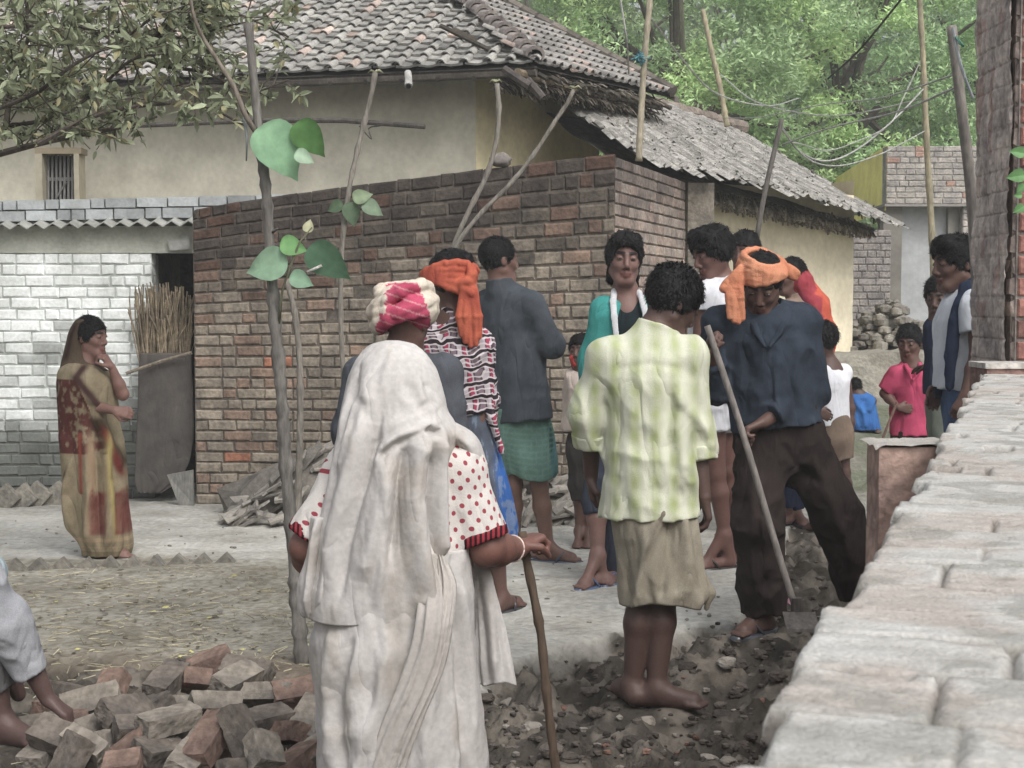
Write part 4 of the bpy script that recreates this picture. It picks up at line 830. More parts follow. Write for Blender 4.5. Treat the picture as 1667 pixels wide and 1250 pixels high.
# ------------------------------------------------------------------ near wall and pillar
def build_near_wall():
    WZ = 1.13; rs = np.random.RandomState(5); g = lambda px, py: G(px, py, WZ)
    p0 = g(1203, 1248); p1 = g(1597, 612); D = unit(p1 - p0); R = np.array([D[1], -D[0], 0]); Lw = np.linalg.norm(p1 - p0); t = thing('brick_wall', 'unfinished low brick wall with mortar-smeared top in the right foreground', 'wall', [p0[0], p0[1], 0])
    # top surface: height field with bricks, joints and sloppy mortar
    u = np.r_[np.arange(-.5, 1.6, .0032), np.arange(1.6, Lw + .45, .0062)]; v = np.arange(0, .60, .0048); U_, V_ = np.meshgrid(u, v, indexing='ij')
    P = p0 + D * U_[..., None] + R * V_[..., None]; Q = np.stack([U_, V_, 0 * U_], -1)
    edge = .018 * (fbm(Q * [7, 0, 1], 3) - .5) + .016 * (hash3(np.floor(U_ / .118).astype(np.int64), 0 * U_.astype(np.int64), 0 * U_.astype(np.int64), 8) - .5)
    cb = .118; row = np.floor(U_ / cb); wv = .004 * (fbm(Q * 16, 6) - .5); fu = (U_ / cb - row); bu = np.minimum(fu, 1 - fu) * cb + wv
    rr = row.astype(np.int64); bl = .235; cc = V_ / bl + hash3(rr, 0 * rr, 0 * rr, 3); ic = np.floor(cc).astype(np.int64); fv = cc - ic; bv = np.minimum(fv, 1 - fv) * bl + wv
    hl = hash3(rr, ic, 0 * rr, 5); h2 = hash3(rr, 0 * rr, 0 * rr, 15)
    j1 = sst(.0055, .002, bu) * sst(.32, .5, fbm(Q * [3, 5, 1], 40) + .25 * (h2 - .4)); j2 = sst(.0065, .0025, bv) * sst(.35, .5, hl) * .8
    pit = sst(.026, .02, np.abs(fv - .5 * hl - .25) * bl) * sst(.045, .038, np.abs(fu - .5) * cb) * (hl > .8)
    exp_ = sst(.47, .6, fbm(P * 8, 9) + .2 * (hl - .5)); grit = fbm(P * [60, 60, 60], 16); st2 = fbm(np.stack([U_ * 55, V_ * 11, 0 * U_], -1), 44)
    spk = sst(.63, .72, fbm(P * 120, 61)); zz = .0035 * fbm(P * 9, 12) + .0035 * st2 + .0022 * grit + (hl - .5) * .0025 - .011 * np.maximum(j1, j2) - .016 * pit - .0025 * spk - .002 * exp_ - sst(.008, 0, V_ + edge * .5) * .02
    P = P + Z3(zz) + R * (-edge * sst(.12, 0, V_))[..., None]
    C = hx(188, 187, 183) * (.84 + .28 * st2[..., None]) * (.93 + .14 * grit[..., None]); bc = hx(176, 162, 152)
    C = C * (1 - .5 * exp_[..., None]) + bc * (.85 + .25 * st2[..., None]) * .5 * exp_[..., None]; dk = (np.maximum(np.maximum(j1, j2) * .75, pit * .6))[..., None]; C = C * (1 - dk) + hx(104, 94, 86) * dk
    C = C * (1 - .3 * spk[..., None]); gr = sst(.54, .66, fbm(P * [15, 15, 15], 25) + .1 * (grit - .5))[..., None] * .5; C = C * (1 - gr) + hx(136, 136, 128) * gr
    nu, nv = U_.shape; k = (np.arange(nu - 1)[:, None] * nv + np.arange(nv - 1)[None]).ravel(); Fq = np.stack([k, k + nv, k + nv + 1, k + 1], -1)
    b = MB(); b.add(P.reshape(-1, 3), Fq, C.reshape(-1, 3)); b.part('wall_top', mat('lime_mortar', (200, 198, 192), (186, 182, 174), sc_=14, attr=True, bump=.45, bsc=260, var=.16, rough=.95, spec=.06, bd=.004), t, True)
    b = MB(); s0 = p0 - D * 1.2; s0 = s0 * [1, 1, 0]
    brickwall(b, s0 + R * .012, D, -R, Lw + 1.6, 14, .0785, .24, lambda u_, v_, r: hx(176, 122, 104) * (.75 + .4 * r[0]), 6, mort=hx(170, 165, 155)); b.part('brick_side', BRK, t)
    b = MB(); b.box(s0 + R * .05 - np.array([0, 0, 0]), D * (Lw + 1.6), R * .56, [0, 0, 1.06], hx(170, 160, 150)); b.part('wall_core', BRK, t)
    # projecting brick pier
    q = g(1432, 712); q1 = g(1512, 706)
    b = MB(); zr = np.random.RandomState(2)
    U2 = unit([q1[0] - q[0], (q1 - q)[1] * .2, 0]); w = .125
    for i in range(14):
        z = WZ - .02 - (i + 1) * .085; 
        nb = 4
        o = np.array([q[0], q[1], z]) + U2 * zr.uniform(-.004, .004)
        b.box(o, U2 * w, [0, .1, 0], [0, 0, .0845], hx(178, 148, 134) * zr.uniform(.92, 1.06)); b.box(o + [0.003, .004, -.004], U2 * (w - .004), [0, .09, 0], [0, 0, .006], hx(175, 165, 152))
    b.part('brick_pier', BRK, t)
    c = np.array([q[0], q[1], WZ - .026]); uu, vv = np.meshgrid(np.linspace(-.06, 1.0, 26), np.linspace(-.08, 1.2, 22), indexing='ij')
    Pm = c + U2 * (uu * .16)[..., None] + np.array([0, 1, 0]) * (vv * .11)[..., None] + Z3(.012 * (1 - np.minimum(1, (np.maximum(np.abs(uu - .47) * 2 - .8, 0) + np.maximum(.1 - vv, 0)) * 2.2)**2) + .01 * (fbm(np.stack([uu * 5, vv * 5, 0 * uu], -1), 3) - .5))
    k = (np.arange(25)[:, None] * 22 + np.arange(21)[None]).ravel(); b = MB(); b.add(Pm.reshape(-1, 3), np.stack([k, k + 22, k + 23, k + 1], -1), hx(172, 168, 162)); b.part('pier_mortar', bpy.data.materials['lime_mortar'], t, True)
    # pillar
    d = 5.62; x0 = W(1600, 600, d)[0]; o = np.array([x0, d, .9]); t = thing('brick_pillar', 'tall rough brick pillar rising at the right edge of the photo', 'pillar', [x0 + .1, d, WZ])
    xf = W(1645, 600, d)[0]; b = MB(); rs = np.random.RandomState(9)
    brickwall(b, [xf, d + .42, 1.09], [0, -1, 0], [-1, 0, 0], .42, 22, .081, .23, lambda u_, v_, r: hx(180, 162, 152) * (.85 + .25 * r[0]), 18, mort=hx(150, 142, 134), gap=.01, round_=.012, jit=.008)
    nu, nv = 60, 220; uu, vv = np.meshgrid(np.linspace(0, .42, nu), np.linspace(1.08, 2.88, nv), indexing='ij'); Pq = np.stack([np.full_like(uu, xf), d + .42 - uu, vv], -1)
    nzz = fbm(Pq * [1, 9, 5], 5, 4) - .5; cs_ = np.abs(((vv - 1.09) / .081) % 1 - .5) * 2
    Pq[..., 0] -= .02 + nzz * .035 - .006 * cs_**8 + (fbm(Pq * [1, 60, 12], 6) - .5) * .022
    kk = (np.arange(nu - 1)[:, None] * nv + np.arange(nv - 1)[None]).ravel(); C = hx(196, 182, 172) * (.7 + .6 * fbm(Pq * [1, 46, 7], 8)[..., None]); C = C * (1 - .18 * (cs_**10)[..., None]); cr_ = sst(.6, .7, fbm(Pq * [1, 12, 8], 18))[..., None] * .5; C = C * (1 - cr_) + hx(176, 134, 118) * cr_
    b.add(Pq.reshape(-1, 3), np.stack([kk, kk + nv, kk + nv + 1, kk + 1], -1), C.reshape(-1, 3))
    b.part('rough_side', BRK, t)
    b = MB(); b.box([xf, d + .01, 1.05], [.03, 0, 0], [0, .4, 0], [0, 0, 1.8], hx(120, 108, 100)); b.part('recess', BRK, t)
    b = MB(); xr = W(1650, 600, d)[0]; brickwall(b, [xr, d - .02, 1.09], [1, 0, 0], [0, -1, 0], .5, 21, .081, .235, lambda u_, v_, r: hx(166, 112, 98) * (.72 + .42 * r[0]) * (1 if r[2] > .25 else np.array([.8, .9, .92])), 8, mort=hx(150, 140, 132), gap=.014, L0=.1); b.part('brick_face', BRK, t)
    b = MB(); a = W(1606, 640, 5.35); b.box([a[0], a[1], .8], [.14, 0, 0], [0, .2, 0], [0, 0, W(1612, 596, 5.35)[2] - .8], hx(150, 118, 108)); b.box([a[0] - .008, a[1] - .008, W(1612, 600, 5.35)[2]], [.2, 0, 0], [0, .2, 0], [0, 0, .02], hx(196, 190, 182)); b.part('footing', BRK, t)
def Z3(a): return np.stack([0 * a, 0 * a, a], -1)
# ------------------------------------------------------------------ plants
def leafquads(P, A, B_, N, C, fold=.25):
    """P centres, A half-length vecs, B half-width vecs, N normals -> pointed leaf of 4 tris each (2 quads folded on midrib)"""
    n = len(P); V = np.stack([P - A, P - A * .2 + B_ + N * fold * np.linalg.norm(B_, axis=1)[:, None], P + A, P - A * .2 - B_ + N * fold * np.linalg.norm(B_, axis=1)[:, None]], 1).reshape(-1, 3)
    i = np.arange(n) * 4; Fq = np.stack([i, i + 1, i + 2, i, i + 2, i + 3], -1).reshape(-1, 3); return V, Fq, np.repeat(C, 4, axis=0)
def leaf6(P, A, B_, N, C, fold=.3):
    n = len(P); w = np.linalg.norm(B_, axis=1)[:, None]; V = np.stack([P - A, P - A * .45 + B_ * .8 + N * fold * w, P + A * .25 + B_ * .85 + N * fold * w, P + A - N * .3 * w, P + A * .25 - B_ * .85 + N * fold * w, P - A * .45 - B_ * .8 + N * fold * w], 1).reshape(-1, 3)
    i = np.arange(n) * 6; return V, np.stack([i, i + 1, i + 2, i + 3, i, i + 3, i + 4, i + 5], -1).reshape(-1, 4), np.repeat(C, 6, axis=0)
def rdir(rs, n): v = rs.normal(size=(n, 3)); return v / np.linalg.norm(v, axis=1)[:, None]
def tree(label, base, h, rx, rz, ncl, nl, ls, col, seed, group=None, low=.25, name='tree'):
    rs = np.random.RandomState(seed); base = np.array(base, float); t = thing(name, label, 'tree', base, group)
    b = MB(); top = base + [0, 0, h * .75]; b.tube(spl([base, base + [.15, .1, h * .35], top], 12), np.linspace(.11, .05, 12), 9, hx(112, 108, 90))
    cc = base + [0, 0, h * .58]; cl = []
    for i in range(ncl):
        v = rdir(rs, 1)[0]; r = rs.uniform(.35, 1.0)**.6; c = cc + v * np.array([rx, rx * .7, rz]) * r; cl.append(c)
        if i % 7 == 0: b.tube(spl([base + [0, 0, h * rs.uniform(.25, .6)], (c + cc) / 2 + [0, 0, -.3], c], 7), np.linspace(.09, .02, 7), 5, hx(88, 80, 70))
    b.part('trunk', BARK, t)
    cl = np.array(cl); idx = rs.randint(0, ncl, nl); cr = rs.uniform(.3, .7, ncl)
    off = rdir(rs, nl) * (rs.rand(nl)**.45)[:, None] * cr[idx][:, None] * [1, 1, .62]; off[:, 2] -= (off[:, 0]**2 + off[:, 1]**2) * .35
    P = cl[idx] + off
    A = rdir(rs, nl); A[:, 2] = A[:, 2] * .5 - .45; A /= np.linalg.norm(A, axis=1)[:, None]; Nn = rdir(rs, nl); Bv = np.cross(A, Nn); Bv /= np.linalg.norm(Bv, axis=1)[:, None] + 1e-6
    sz = ls * rs.uniform(.6, 1.3, nl)
    cb = (rs.rand(ncl) * .4 + .78)[idx] * rs.uniform(.75, 1.25, nl); C = hx(*col) * cb[:, None]; yel = rs.rand(ncl)[idx] > .6; C[yel] *= [1.06, 1.05, .9]
    V, Fq, C = leafquads(P, A * sz[:, None], Bv * sz[:, None] * .3, Nn, C, .05); part('crown', V, Fq, LEAF, t, C, False)
def bigleaf(b, c, size, dirv, nrm, col):
    """heart-shaped leaf, stalk at c, blade along dirv"""
    dv = unit(dirv); nrm = unit(nrm - np.dot(nrm, dv) * dv); sd = np.cross(dv, nrm); n = 22; t = np.linspace(0, 2 * math.pi, n, endpoint=False)
    r = 1 - .28 * np.cos(t) * 0; y = -(np.cos(t)) * .52 + .44 + .07 * np.cos(2 * t); x = np.sin(t) * .44 * (1 - .32 * (y > .5) * (y - .5) * 2) 
    y = np.where(np.abs(t - math.pi) < .2, y + .1, y); V = [c + dv * (y[i] * size) + sd * (x[i] * size) + nrm * (abs(x[i]) * .3 * size - (y[i]**2) * .18 * size) for i in range(n)]
    mid = [c + dv * k * size - nrm * (k**2 * .2) * size for k in (.1, .4, .7)]
    V += mid; i = np.arange(n); F3 = []
    for q in range(n):
        m = n + int(np.argmin([abs(y[q] - .1), abs(y[q] - .4), abs(y[q] - .7)])); m2 = n + int(np.argmin([abs(y[(q + 1) % n] - .1), abs(y[(q + 1) % n] - .4), abs(y[(q + 1) % n] - .7)])); F3.append([q, (q + 1) % n, m])
        if m2 != m: F3.append([(q + 1) % n, m2, m])
    b.add(V, F3, np.array([hx(*col) * (1.0 if q_ < n else 1.3) * (.92 + .16 * ((q_ * 7) % 5) / 4) for q_ in range(n + 3)]))
def knobby(rs, n, r0, r1):
    r = np.linspace(r0, r1, n); r = r * (1 + .12 * rs.rand(n)); k = rs.rand(n) < .16; return np.where(k, r * 1.28, r)
def build_plants():
    rs = np.random.RandomState(11)
    spec = [(-2.5, 27, 9.5, 4.0, 3.8, 100, 12000, (150, 178, 116)), (2.8, 25, 9.0, 3.0, 3.6, 170, 60000, (172, 204, 142)), (6.0, 27, 9.0, 3.1, 3.7, 180, 62000, (166, 200, 138)), (9.7, 30, 10, 3.2, 4.2, 150, 40000, (150, 182, 136)), (1.0, 34, 11, 4.5, 4.8, 110, 16000, (160, 190, 130)), (6.0, 37, 11, 5, 5.2, 110, 22000, (150, 178, 124)), (12.5, 36, 11, 4.5, 5, 110, 18000, (150, 176, 128))]
    lab = ['green tree glimpsed over the tiled roof ridge at the upper left', 'bright green feathery tree directly above the right end of the tiled roof', 'broad bright green feathery tree above the thatched hut', 'darker green tree above the far brick building', 'tall green tree standing behind the feathery tree near the tiled roof', 'dark green tree filling the shade behind the trees over the thatched hut', 'dark green tree behind the brick pillar, furthest right']
    for s_, l in zip(spec, lab): tree(l, (s_[0], s_[1], 0), s_[2], s_[3], s_[4], s_[5], s_[6], .062, s_[7], int(s_[1] * 10 + s_[0]), 'trees behind the houses')
    # far wood closing the view
    n = 16000; P = np.c_[rs.uniform(-16, 26, n), rs.uniform(42, 48, n), rs.uniform(-.2, 13, n)]; A = rdir(rs, n); Nn = rdir(rs, n); Bv = np.cross(A, Nn); sz = rs.uniform(.3, .6, n)
    P[:, 2] += fbm(P * .35, 3) * 2 - 1
    V, Fq, C = leafquads(P, A * sz[:, None], Bv * sz[:, None] * .6, Nn, hx(128, 152, 106) * rs.uniform(.5, 1.2, n)[:, None]); 
    solo('woodland', 'dark distant woodland closing the view behind the trees', 'woodland', V, Fq, LEAF, (4, 45, 0), C, False, kind='stuff')
    # near tree reaching in from the left
    d = 6.9; t = thing('tree', 'small-leaved tree reaching its branches in from the upper left', 'tree', (-3.6, 6.6, 0)); b = MB(); tips = []
    b.tube(spl([(-3.6, 6.6, 0), (-3.45, 6.7, 1.2), (-3.3, 6.8, 2.0), (-3.2, 6.9, 3.2)], 14), np.linspace(.11, .05, 14), 9, hx(104, 94, 84), .15)
    br = [[(-260, 330), (-90, 275), (0, 250), (70, 232), (150, 216), (215, 203), (255, 190)], [(-200, 250), (-40, 190), (60, 150), (120, 105), (205, 60), (262, 18)], [(-160, 60), (0, 44), (110, 42), (190, 52), (300, 60), (380, 40)], [(-120, 250), (20, 205), (95, 190), (165, 140), (220, 95), (300, 85)], [(60, 235), (150, 190), (250, 170), (330, 172), (400, 205)], [(-100, 130), (30, 120), (90, 70), (130, 10), (150, -40)], [(160, 50), (260, 105), (340, 120), (400, 150), (470, 130)], [(-150, -20), (0, -10), (200, 0), (380, 20), (470, 60)], [(10, 205), (20, 130), (45, 60), (40, -20)], [(230, 70), (300, 30), (360, -20)]]
    for i, p in enumerate(br):
        dd = d + rs.uniform(-.5, .5); w = spl([W(a, c, dd + rs.normal(0, .06)) for a, c in p], 26); r0 = .028 if i == 0 else .014
        b.tube(w, np.linspace(r0, .005, 26), 6, hx(88, 80, 72)); 
        for k in range(3, 26):
            for _ in range(2):
                o = w[k]; v = unit(rdir(rs, 1)[0] * [1, 1, .8] + [.25, 0, .1]); L = rs.uniform(.12, .42); q = o + v * L; m = (o + q) / 2 + rdir(rs, 1)[0] * .03
                px, py = proj(q)
                if px > 500 or (px > 260 and py > 205) or (px > 390 and (py > 165 or rs.rand() < .45)) or py > 245: continue
                b.tube([o, m, q], [.004, .003, .002], 4, hx(96, 88, 78)); tips.append((o, m, q))
    b.part('branches', BARK, t)
    LP = []; LA = []
    for o, m, q in tips:
        for k in range(rs.randint(8, 15)):
            s_ = rs.uniform(.25, 1.05); p = o + (q - o) * s_; a = unit(unit(q - o) * .6 + rdir(rs, 1)[0] * .9 + [0, 0, -.25]); LP.append(p + a * .025); LA.append(a)
    LP = np.array(LP); LA = np.array(LA); n = len(LP); Nn = rdir(rs, n); Nn[:, 2] = abs(Nn[:, 2]) + .3; Bv = np.cross(LA, Nn); Bv /= np.linalg.norm(Bv, axis=1)[:, None]; sz = rs.uniform(.02, .042, n); C = hx(150, 160, 124) * rs.uniform(.55, 1.35, n)[:, None]; y = rs.rand(n) < .12; C[y] = hx(158, 152, 110)
    V, Fq, C = leaf6(LP, LA * sz[:, None], Bv * sz[:, None] * .42, Nn / np.linalg.norm(Nn, axis=1)[:, None], C, .3); part('leaves', V, Fq, LEAF, t, C, False)
    # knobby sapling in front with big leaves
    dg = 5.65; D0 = lambda a, c, dy=0: W(a, c, dg + dy)
    t = thing('sapling', 'knobbly grey sapling trunk with a forked top and broad heart-shaped leaves', 'sapling', [D0(490, 1080)[0], dg, 0]); b = MB()
    tr = spl([D0(492, 1085), D0(486, 1010), D0(478, 900), D0(466, 770), D0(458, 640), D0(449, 540), D0(440, 420), D0(434, 320), D0(423, 230), D0(415, 150), D0(409, 90), D0(404, 38)], 90); b.tube(tr, knobby(rs, 90, .026, .0145), 9, hx(126, 122, 116), .12)
    tr = spl([D0(417, 215), D0(402, 192, -.03), D0(380, 140, -.05), D0(352, 95, -.05), D0(330, 60, -.05), D0(314, 20, -.08), D0(308, -20, -.1)], 30); b.tube(tr, np.linspace(.011, .006, 30), 7, hx(130, 120, 108))
    b.tube([D0(398, 190), D0(402, 225), D0(401, 262)], [.008, .005, .003], 6, hx(150, 160, 160)); b.tube([D0(500, 443, -.05), D0(524, 432, -.05)], .006, 6, hx(214, 210, 204))
    b.tube([D0(452, 545), D0(460, 470, -.05), D0(487, 395, -.06), D0(508, 370, -.06)], [.007, .005, .004, .003], 6, hx(120, 122, 96))
    for a, c, e, f in ((424, 240, 412, 225), (440, 380, 452, 372)): b.tube([D0(a, c), D0(e, f, -.03)], [.008, .004], 5, hx(110, 104, 96))
    b.part('trunk', BARK, t, True)
    cam_ = np.array([0, -1, .15])
    for (x, y, s_, dx, dz, nx, col) in ((424, 206, 92, .55, -.72, .25, (122, 168, 126)), (488, 196, 62, .45, -.8, -.6, (98, 150, 78)), (480, 250, 30, .9, -.35, .3, (150, 180, 150)), (468, 426, 66, -.96, -.18, .2, (128, 164, 132)), (510, 396, 74, .62, -.75, -.9, (98, 142, 108)), (456, 398, 40, .9, -.15, .3, (92, 146, 76)), (472, 450, 36, .9, -.3, .1, (112, 150, 120)), (500, 378, 20, .2, .9, .1, (168, 168, 130))):
        b = MB(); bigleaf(b, D0(x, y, -.06), s_ / F * dg, np.array([dx, .1, dz]), cam_ + [nx, 0, .2], col); b.part('leaf', LEAF, t, True)
    def sap(label, d, pts, r0, r1, leaves=(), tips=(), group='thin saplings'):
        D = lambda a, c, dy=0: W(a, c, d + dy); p0 = D(*pts[0]); t = thing('sapling', label, 'sapling', [p0[0], d, 0], group); b = MB()
        b.tube(spl([D(*q) for q in pts], 60), knobby(rs, 60, r0, r1), 7, hx(142, 136, 126), .1)
        for q in tips:
            for k in range(5): a = rs.uniform(-1, 1); b.tube([D(*q), D(q[0] + 9 * a, q[1] - 4), D(q[0] + 16 * a, q[1] - 2 + 3 * abs(a))], [.008, .006, .002], 5, hx(165, 165, 130) * rs.uniform(.7, 1.2))
        b.part('stem', BARK, t, True)
        for (x, y, s_, dx, dz, col) in leaves: b = MB(); bigleaf(b, D(x, y, -.04), s_ / F * d, np.array([dx, .1, dz]), cam_ + [.3, 0, .3], col); b.part('leaf', LEAF, t, True)
    sap('slim pale sapling stem rising just right of the knobbly trunk', 6.9, [(486, 905), (486, 800), (489, 660), (486, 560), (478, 500), (466, 455)], .018, .012)
    sap('thin sapling with dull leaves in front of the brick wall', 8.6, [(560, 860), (560, 640), (555, 520), (557, 400), (570, 300), (588, 220), (605, 150), (611, 118)], .014, .014, ((566, 330, 36, .3, -.9, (92, 116, 88)), (590, 332, 34, .9, -.4, (108, 132, 104)), (575, 325, 30, .8, .3, (120, 140, 104)), (558, 332, 26, -.8, -.3, (84, 108, 78))), ((611, 118),))
    sap('leaning bare sapling, left of the pair before the yellow wall', 8.9, [(745, 880), (738, 600), (735, 412), (765, 340), (790, 290), (806, 240), (812, 180), (809, 136)], .014, .014, (), ((808, 134),))
    sap('bare sapling slanting up to the right eave of the tiled house', 8.8, [(752, 880), (742, 600), (740, 405), (785, 345), (830, 300), (870, 250), (905, 195), (925, 165), (934, 146)], .014, .012, (), ((934, 144),))
    # poles, post and wires
    def pole(name, label, cat, d, pts, r0, r1, col, mt=WOODD, node=False):
        b = MB(); p = spl([W(a, c, d + e) for a, c, e in pts], 40); r = np.linspace(r0, r1, 40)
        if node: r = np.where(np.arange(40) % 5 == 0, r * 1.22, r)
        b.tube(p, r, 9, hx(*col)); return b.solo(name, label, cat, mt, p[0], True, group='poles and posts')
    pole('bamboo_pole', 'pale bamboo pole standing at the corner of the brick wall, tied with blue cord', 'pole', 10.9, [(1040, 262, 0), (1043, 200, 0), (1049, 100, 0), (1060, -20, 0)], .024, .021, (176, 164, 138), node=True)
    b = MB()
    for k in range(14): a = rs.normal(0, 1, 3) * [.022, .02, .02]; b.tube([W(1043, 98, 10.86) + a, W(1040, 96, 10.85) + rs.normal(0, 1, 3) * .03, W(1046, 92, 10.85) - a], .005, 5, hx(84, 158, 170))
    b.solo('cord', 'knot of blue cord tied round the bamboo pole', 'cord', WOODD, W(1043, 97, 10.86))
    pole('bamboo_pole', 'thin slanting bamboo pole stuck in the ridge of the thatched hut', 'pole', 16.5, [(1184, 206, 0), (1172, 140, 0), (1158, 80, 0), (1144, 15, 0)], .032, .026, (178, 166, 132), node=True)
    pole('bamboo_pole', 'tall thin bamboo pole rising in front of the far brick building', 'pole', 12.5, [(1522, 640, 0), (1518, 400, 0), (1509, 240, 0), (1503, 100, 0), (1496, -20, 0)], .03, .022, (170, 158, 126), node=True)
    pole('wooden_pole', 'crooked dark pole leaning before the thatched hut above the crowd', 'pole', 10.6, [(1222, 560, 0), (1232, 390, 0), (1246, 310, 0), (1262, 240, 0), (1273, 194, 0)], .02, .018, (112, 106, 100))
    pole('wooden_post', 'thick weathered wooden post with a snapped top beside the brick pillar', 'post', 6.6, [(1600, 640, 0), (1592, 480, 0), (1580, 300, 0), (1566, 180, 0), (1549, 42, 0)], .029, .022, (146, 138, 130))
    b = MB(); b.tube(spl([W(1551, 45, 6.55), W(1560, 90, 6.52), W(1572, 130, 6.5), W(1584, 160, 6.5)], 8), .007, 6, hx(150, 156, 160)); b.tube([W(1556, 60, 6.53), W(1568, 75, 6.5), W(1560, 68, 6.5)], .006, 5, hx(80, 140, 120)); b.solo('wire', 'pale wire wrapped round the snapped top of the wooden post', 'wire', WOODD, W(1560, 90, 6.5), group='slack wires over the lane')
    wires = [('slack white wire from the bamboo pole to the thatched hut ridge', [(1060, 30, 10.9), (1110, 95, 12), (1180, 158, 15), (1245, 172, 17), (1300, 160, 20)], .008), ('thin wire sagging from the ridge pole to the far bamboo pole', [(1172, 120, 16), (1230, 165, 15), (1330, 187, 14), (1410, 182, 13), (1506, 160, 12.5)], .007), ('wire sagging from the crooked pole up to the tall bamboo pole', [(1272, 205, 10.6), (1300, 245, 11), (1345, 262, 11.5), (1400, 240, 12), (1460, 190, 12.3), (1506, 142, 12.5)], .008), ('second sagging wire below the first between crooked pole and bamboo pole', [(1273, 210, 10.6), (1310, 255, 11), (1360, 270, 11.5), (1430, 252, 12), (1508, 212, 12.5)], .006), ('straight dark cable crossing in front of the bright trees', [(1348, 128, 13), (1400, 80, 12), (1470, -5, 11)], .009), ('wire rising from the crooked pole to the wooden post', [(1273, 236, 10.6), (1330, 215, 10), (1450, 185, 8.5), (1557, 142, 6.6)], .006), ('wire strung level between the two poles behind the thatched hut', [(1180, 192, 16.5), (1240, 190, 14), (1330, 172, 12), (1440, 158, 9), (1558, 120, 6.6)], .005), ('wire hanging from the bamboo pole to the rafters of the tiled roof', [(1010, 0, 12), (1018, 50, 12), (1024, 120, 12.5)], .008), ('thin wire from the bamboo pole top down to the low brick house', [(1498, 100, 12.5), (1470, 160, 12.4), (1450, 200, 12.2), (1380, 236, 12), (1290, 232, 11)], .005)]
    for l, p, r in wires: b = MB(); q = spl([W(*k) for k in p], 40); b.tube(q, r, 5, hx(178, 178, 172) if 'dark' not in l else hx(60, 60, 60)); b.solo('wire', l, 'wire', WOODD, q[0], group='slack wires over the lane')
    # leaves at pillar edge
    b = MB(); p0 = W(1672, 300, 5.3)
    for (x, y, s_, dx, dz) in ((1668, 250, 22, -.9, .2), (1668, 285, 26, -.95, -.1), (1668, 300, 16, -.7, -.7), (1667, 335, 18, -.8, -.5), (1664, 318, 12, -.9, 0)): bigleaf(b, W(x, y, 5.3), s_ / F * 5.3, np.array([dx, 0, dz]), cam_, (98, 150, 84))
    b.tube([W(1700, 360, 5.32), W(1672, 300, 5.3), W(1676, 240, 5.3)], .004, 5, hx(90, 110, 70)); b.solo('weed', 'sprig of small green leaves growing out of the brick pillar', 'plant', LEAF, p0)
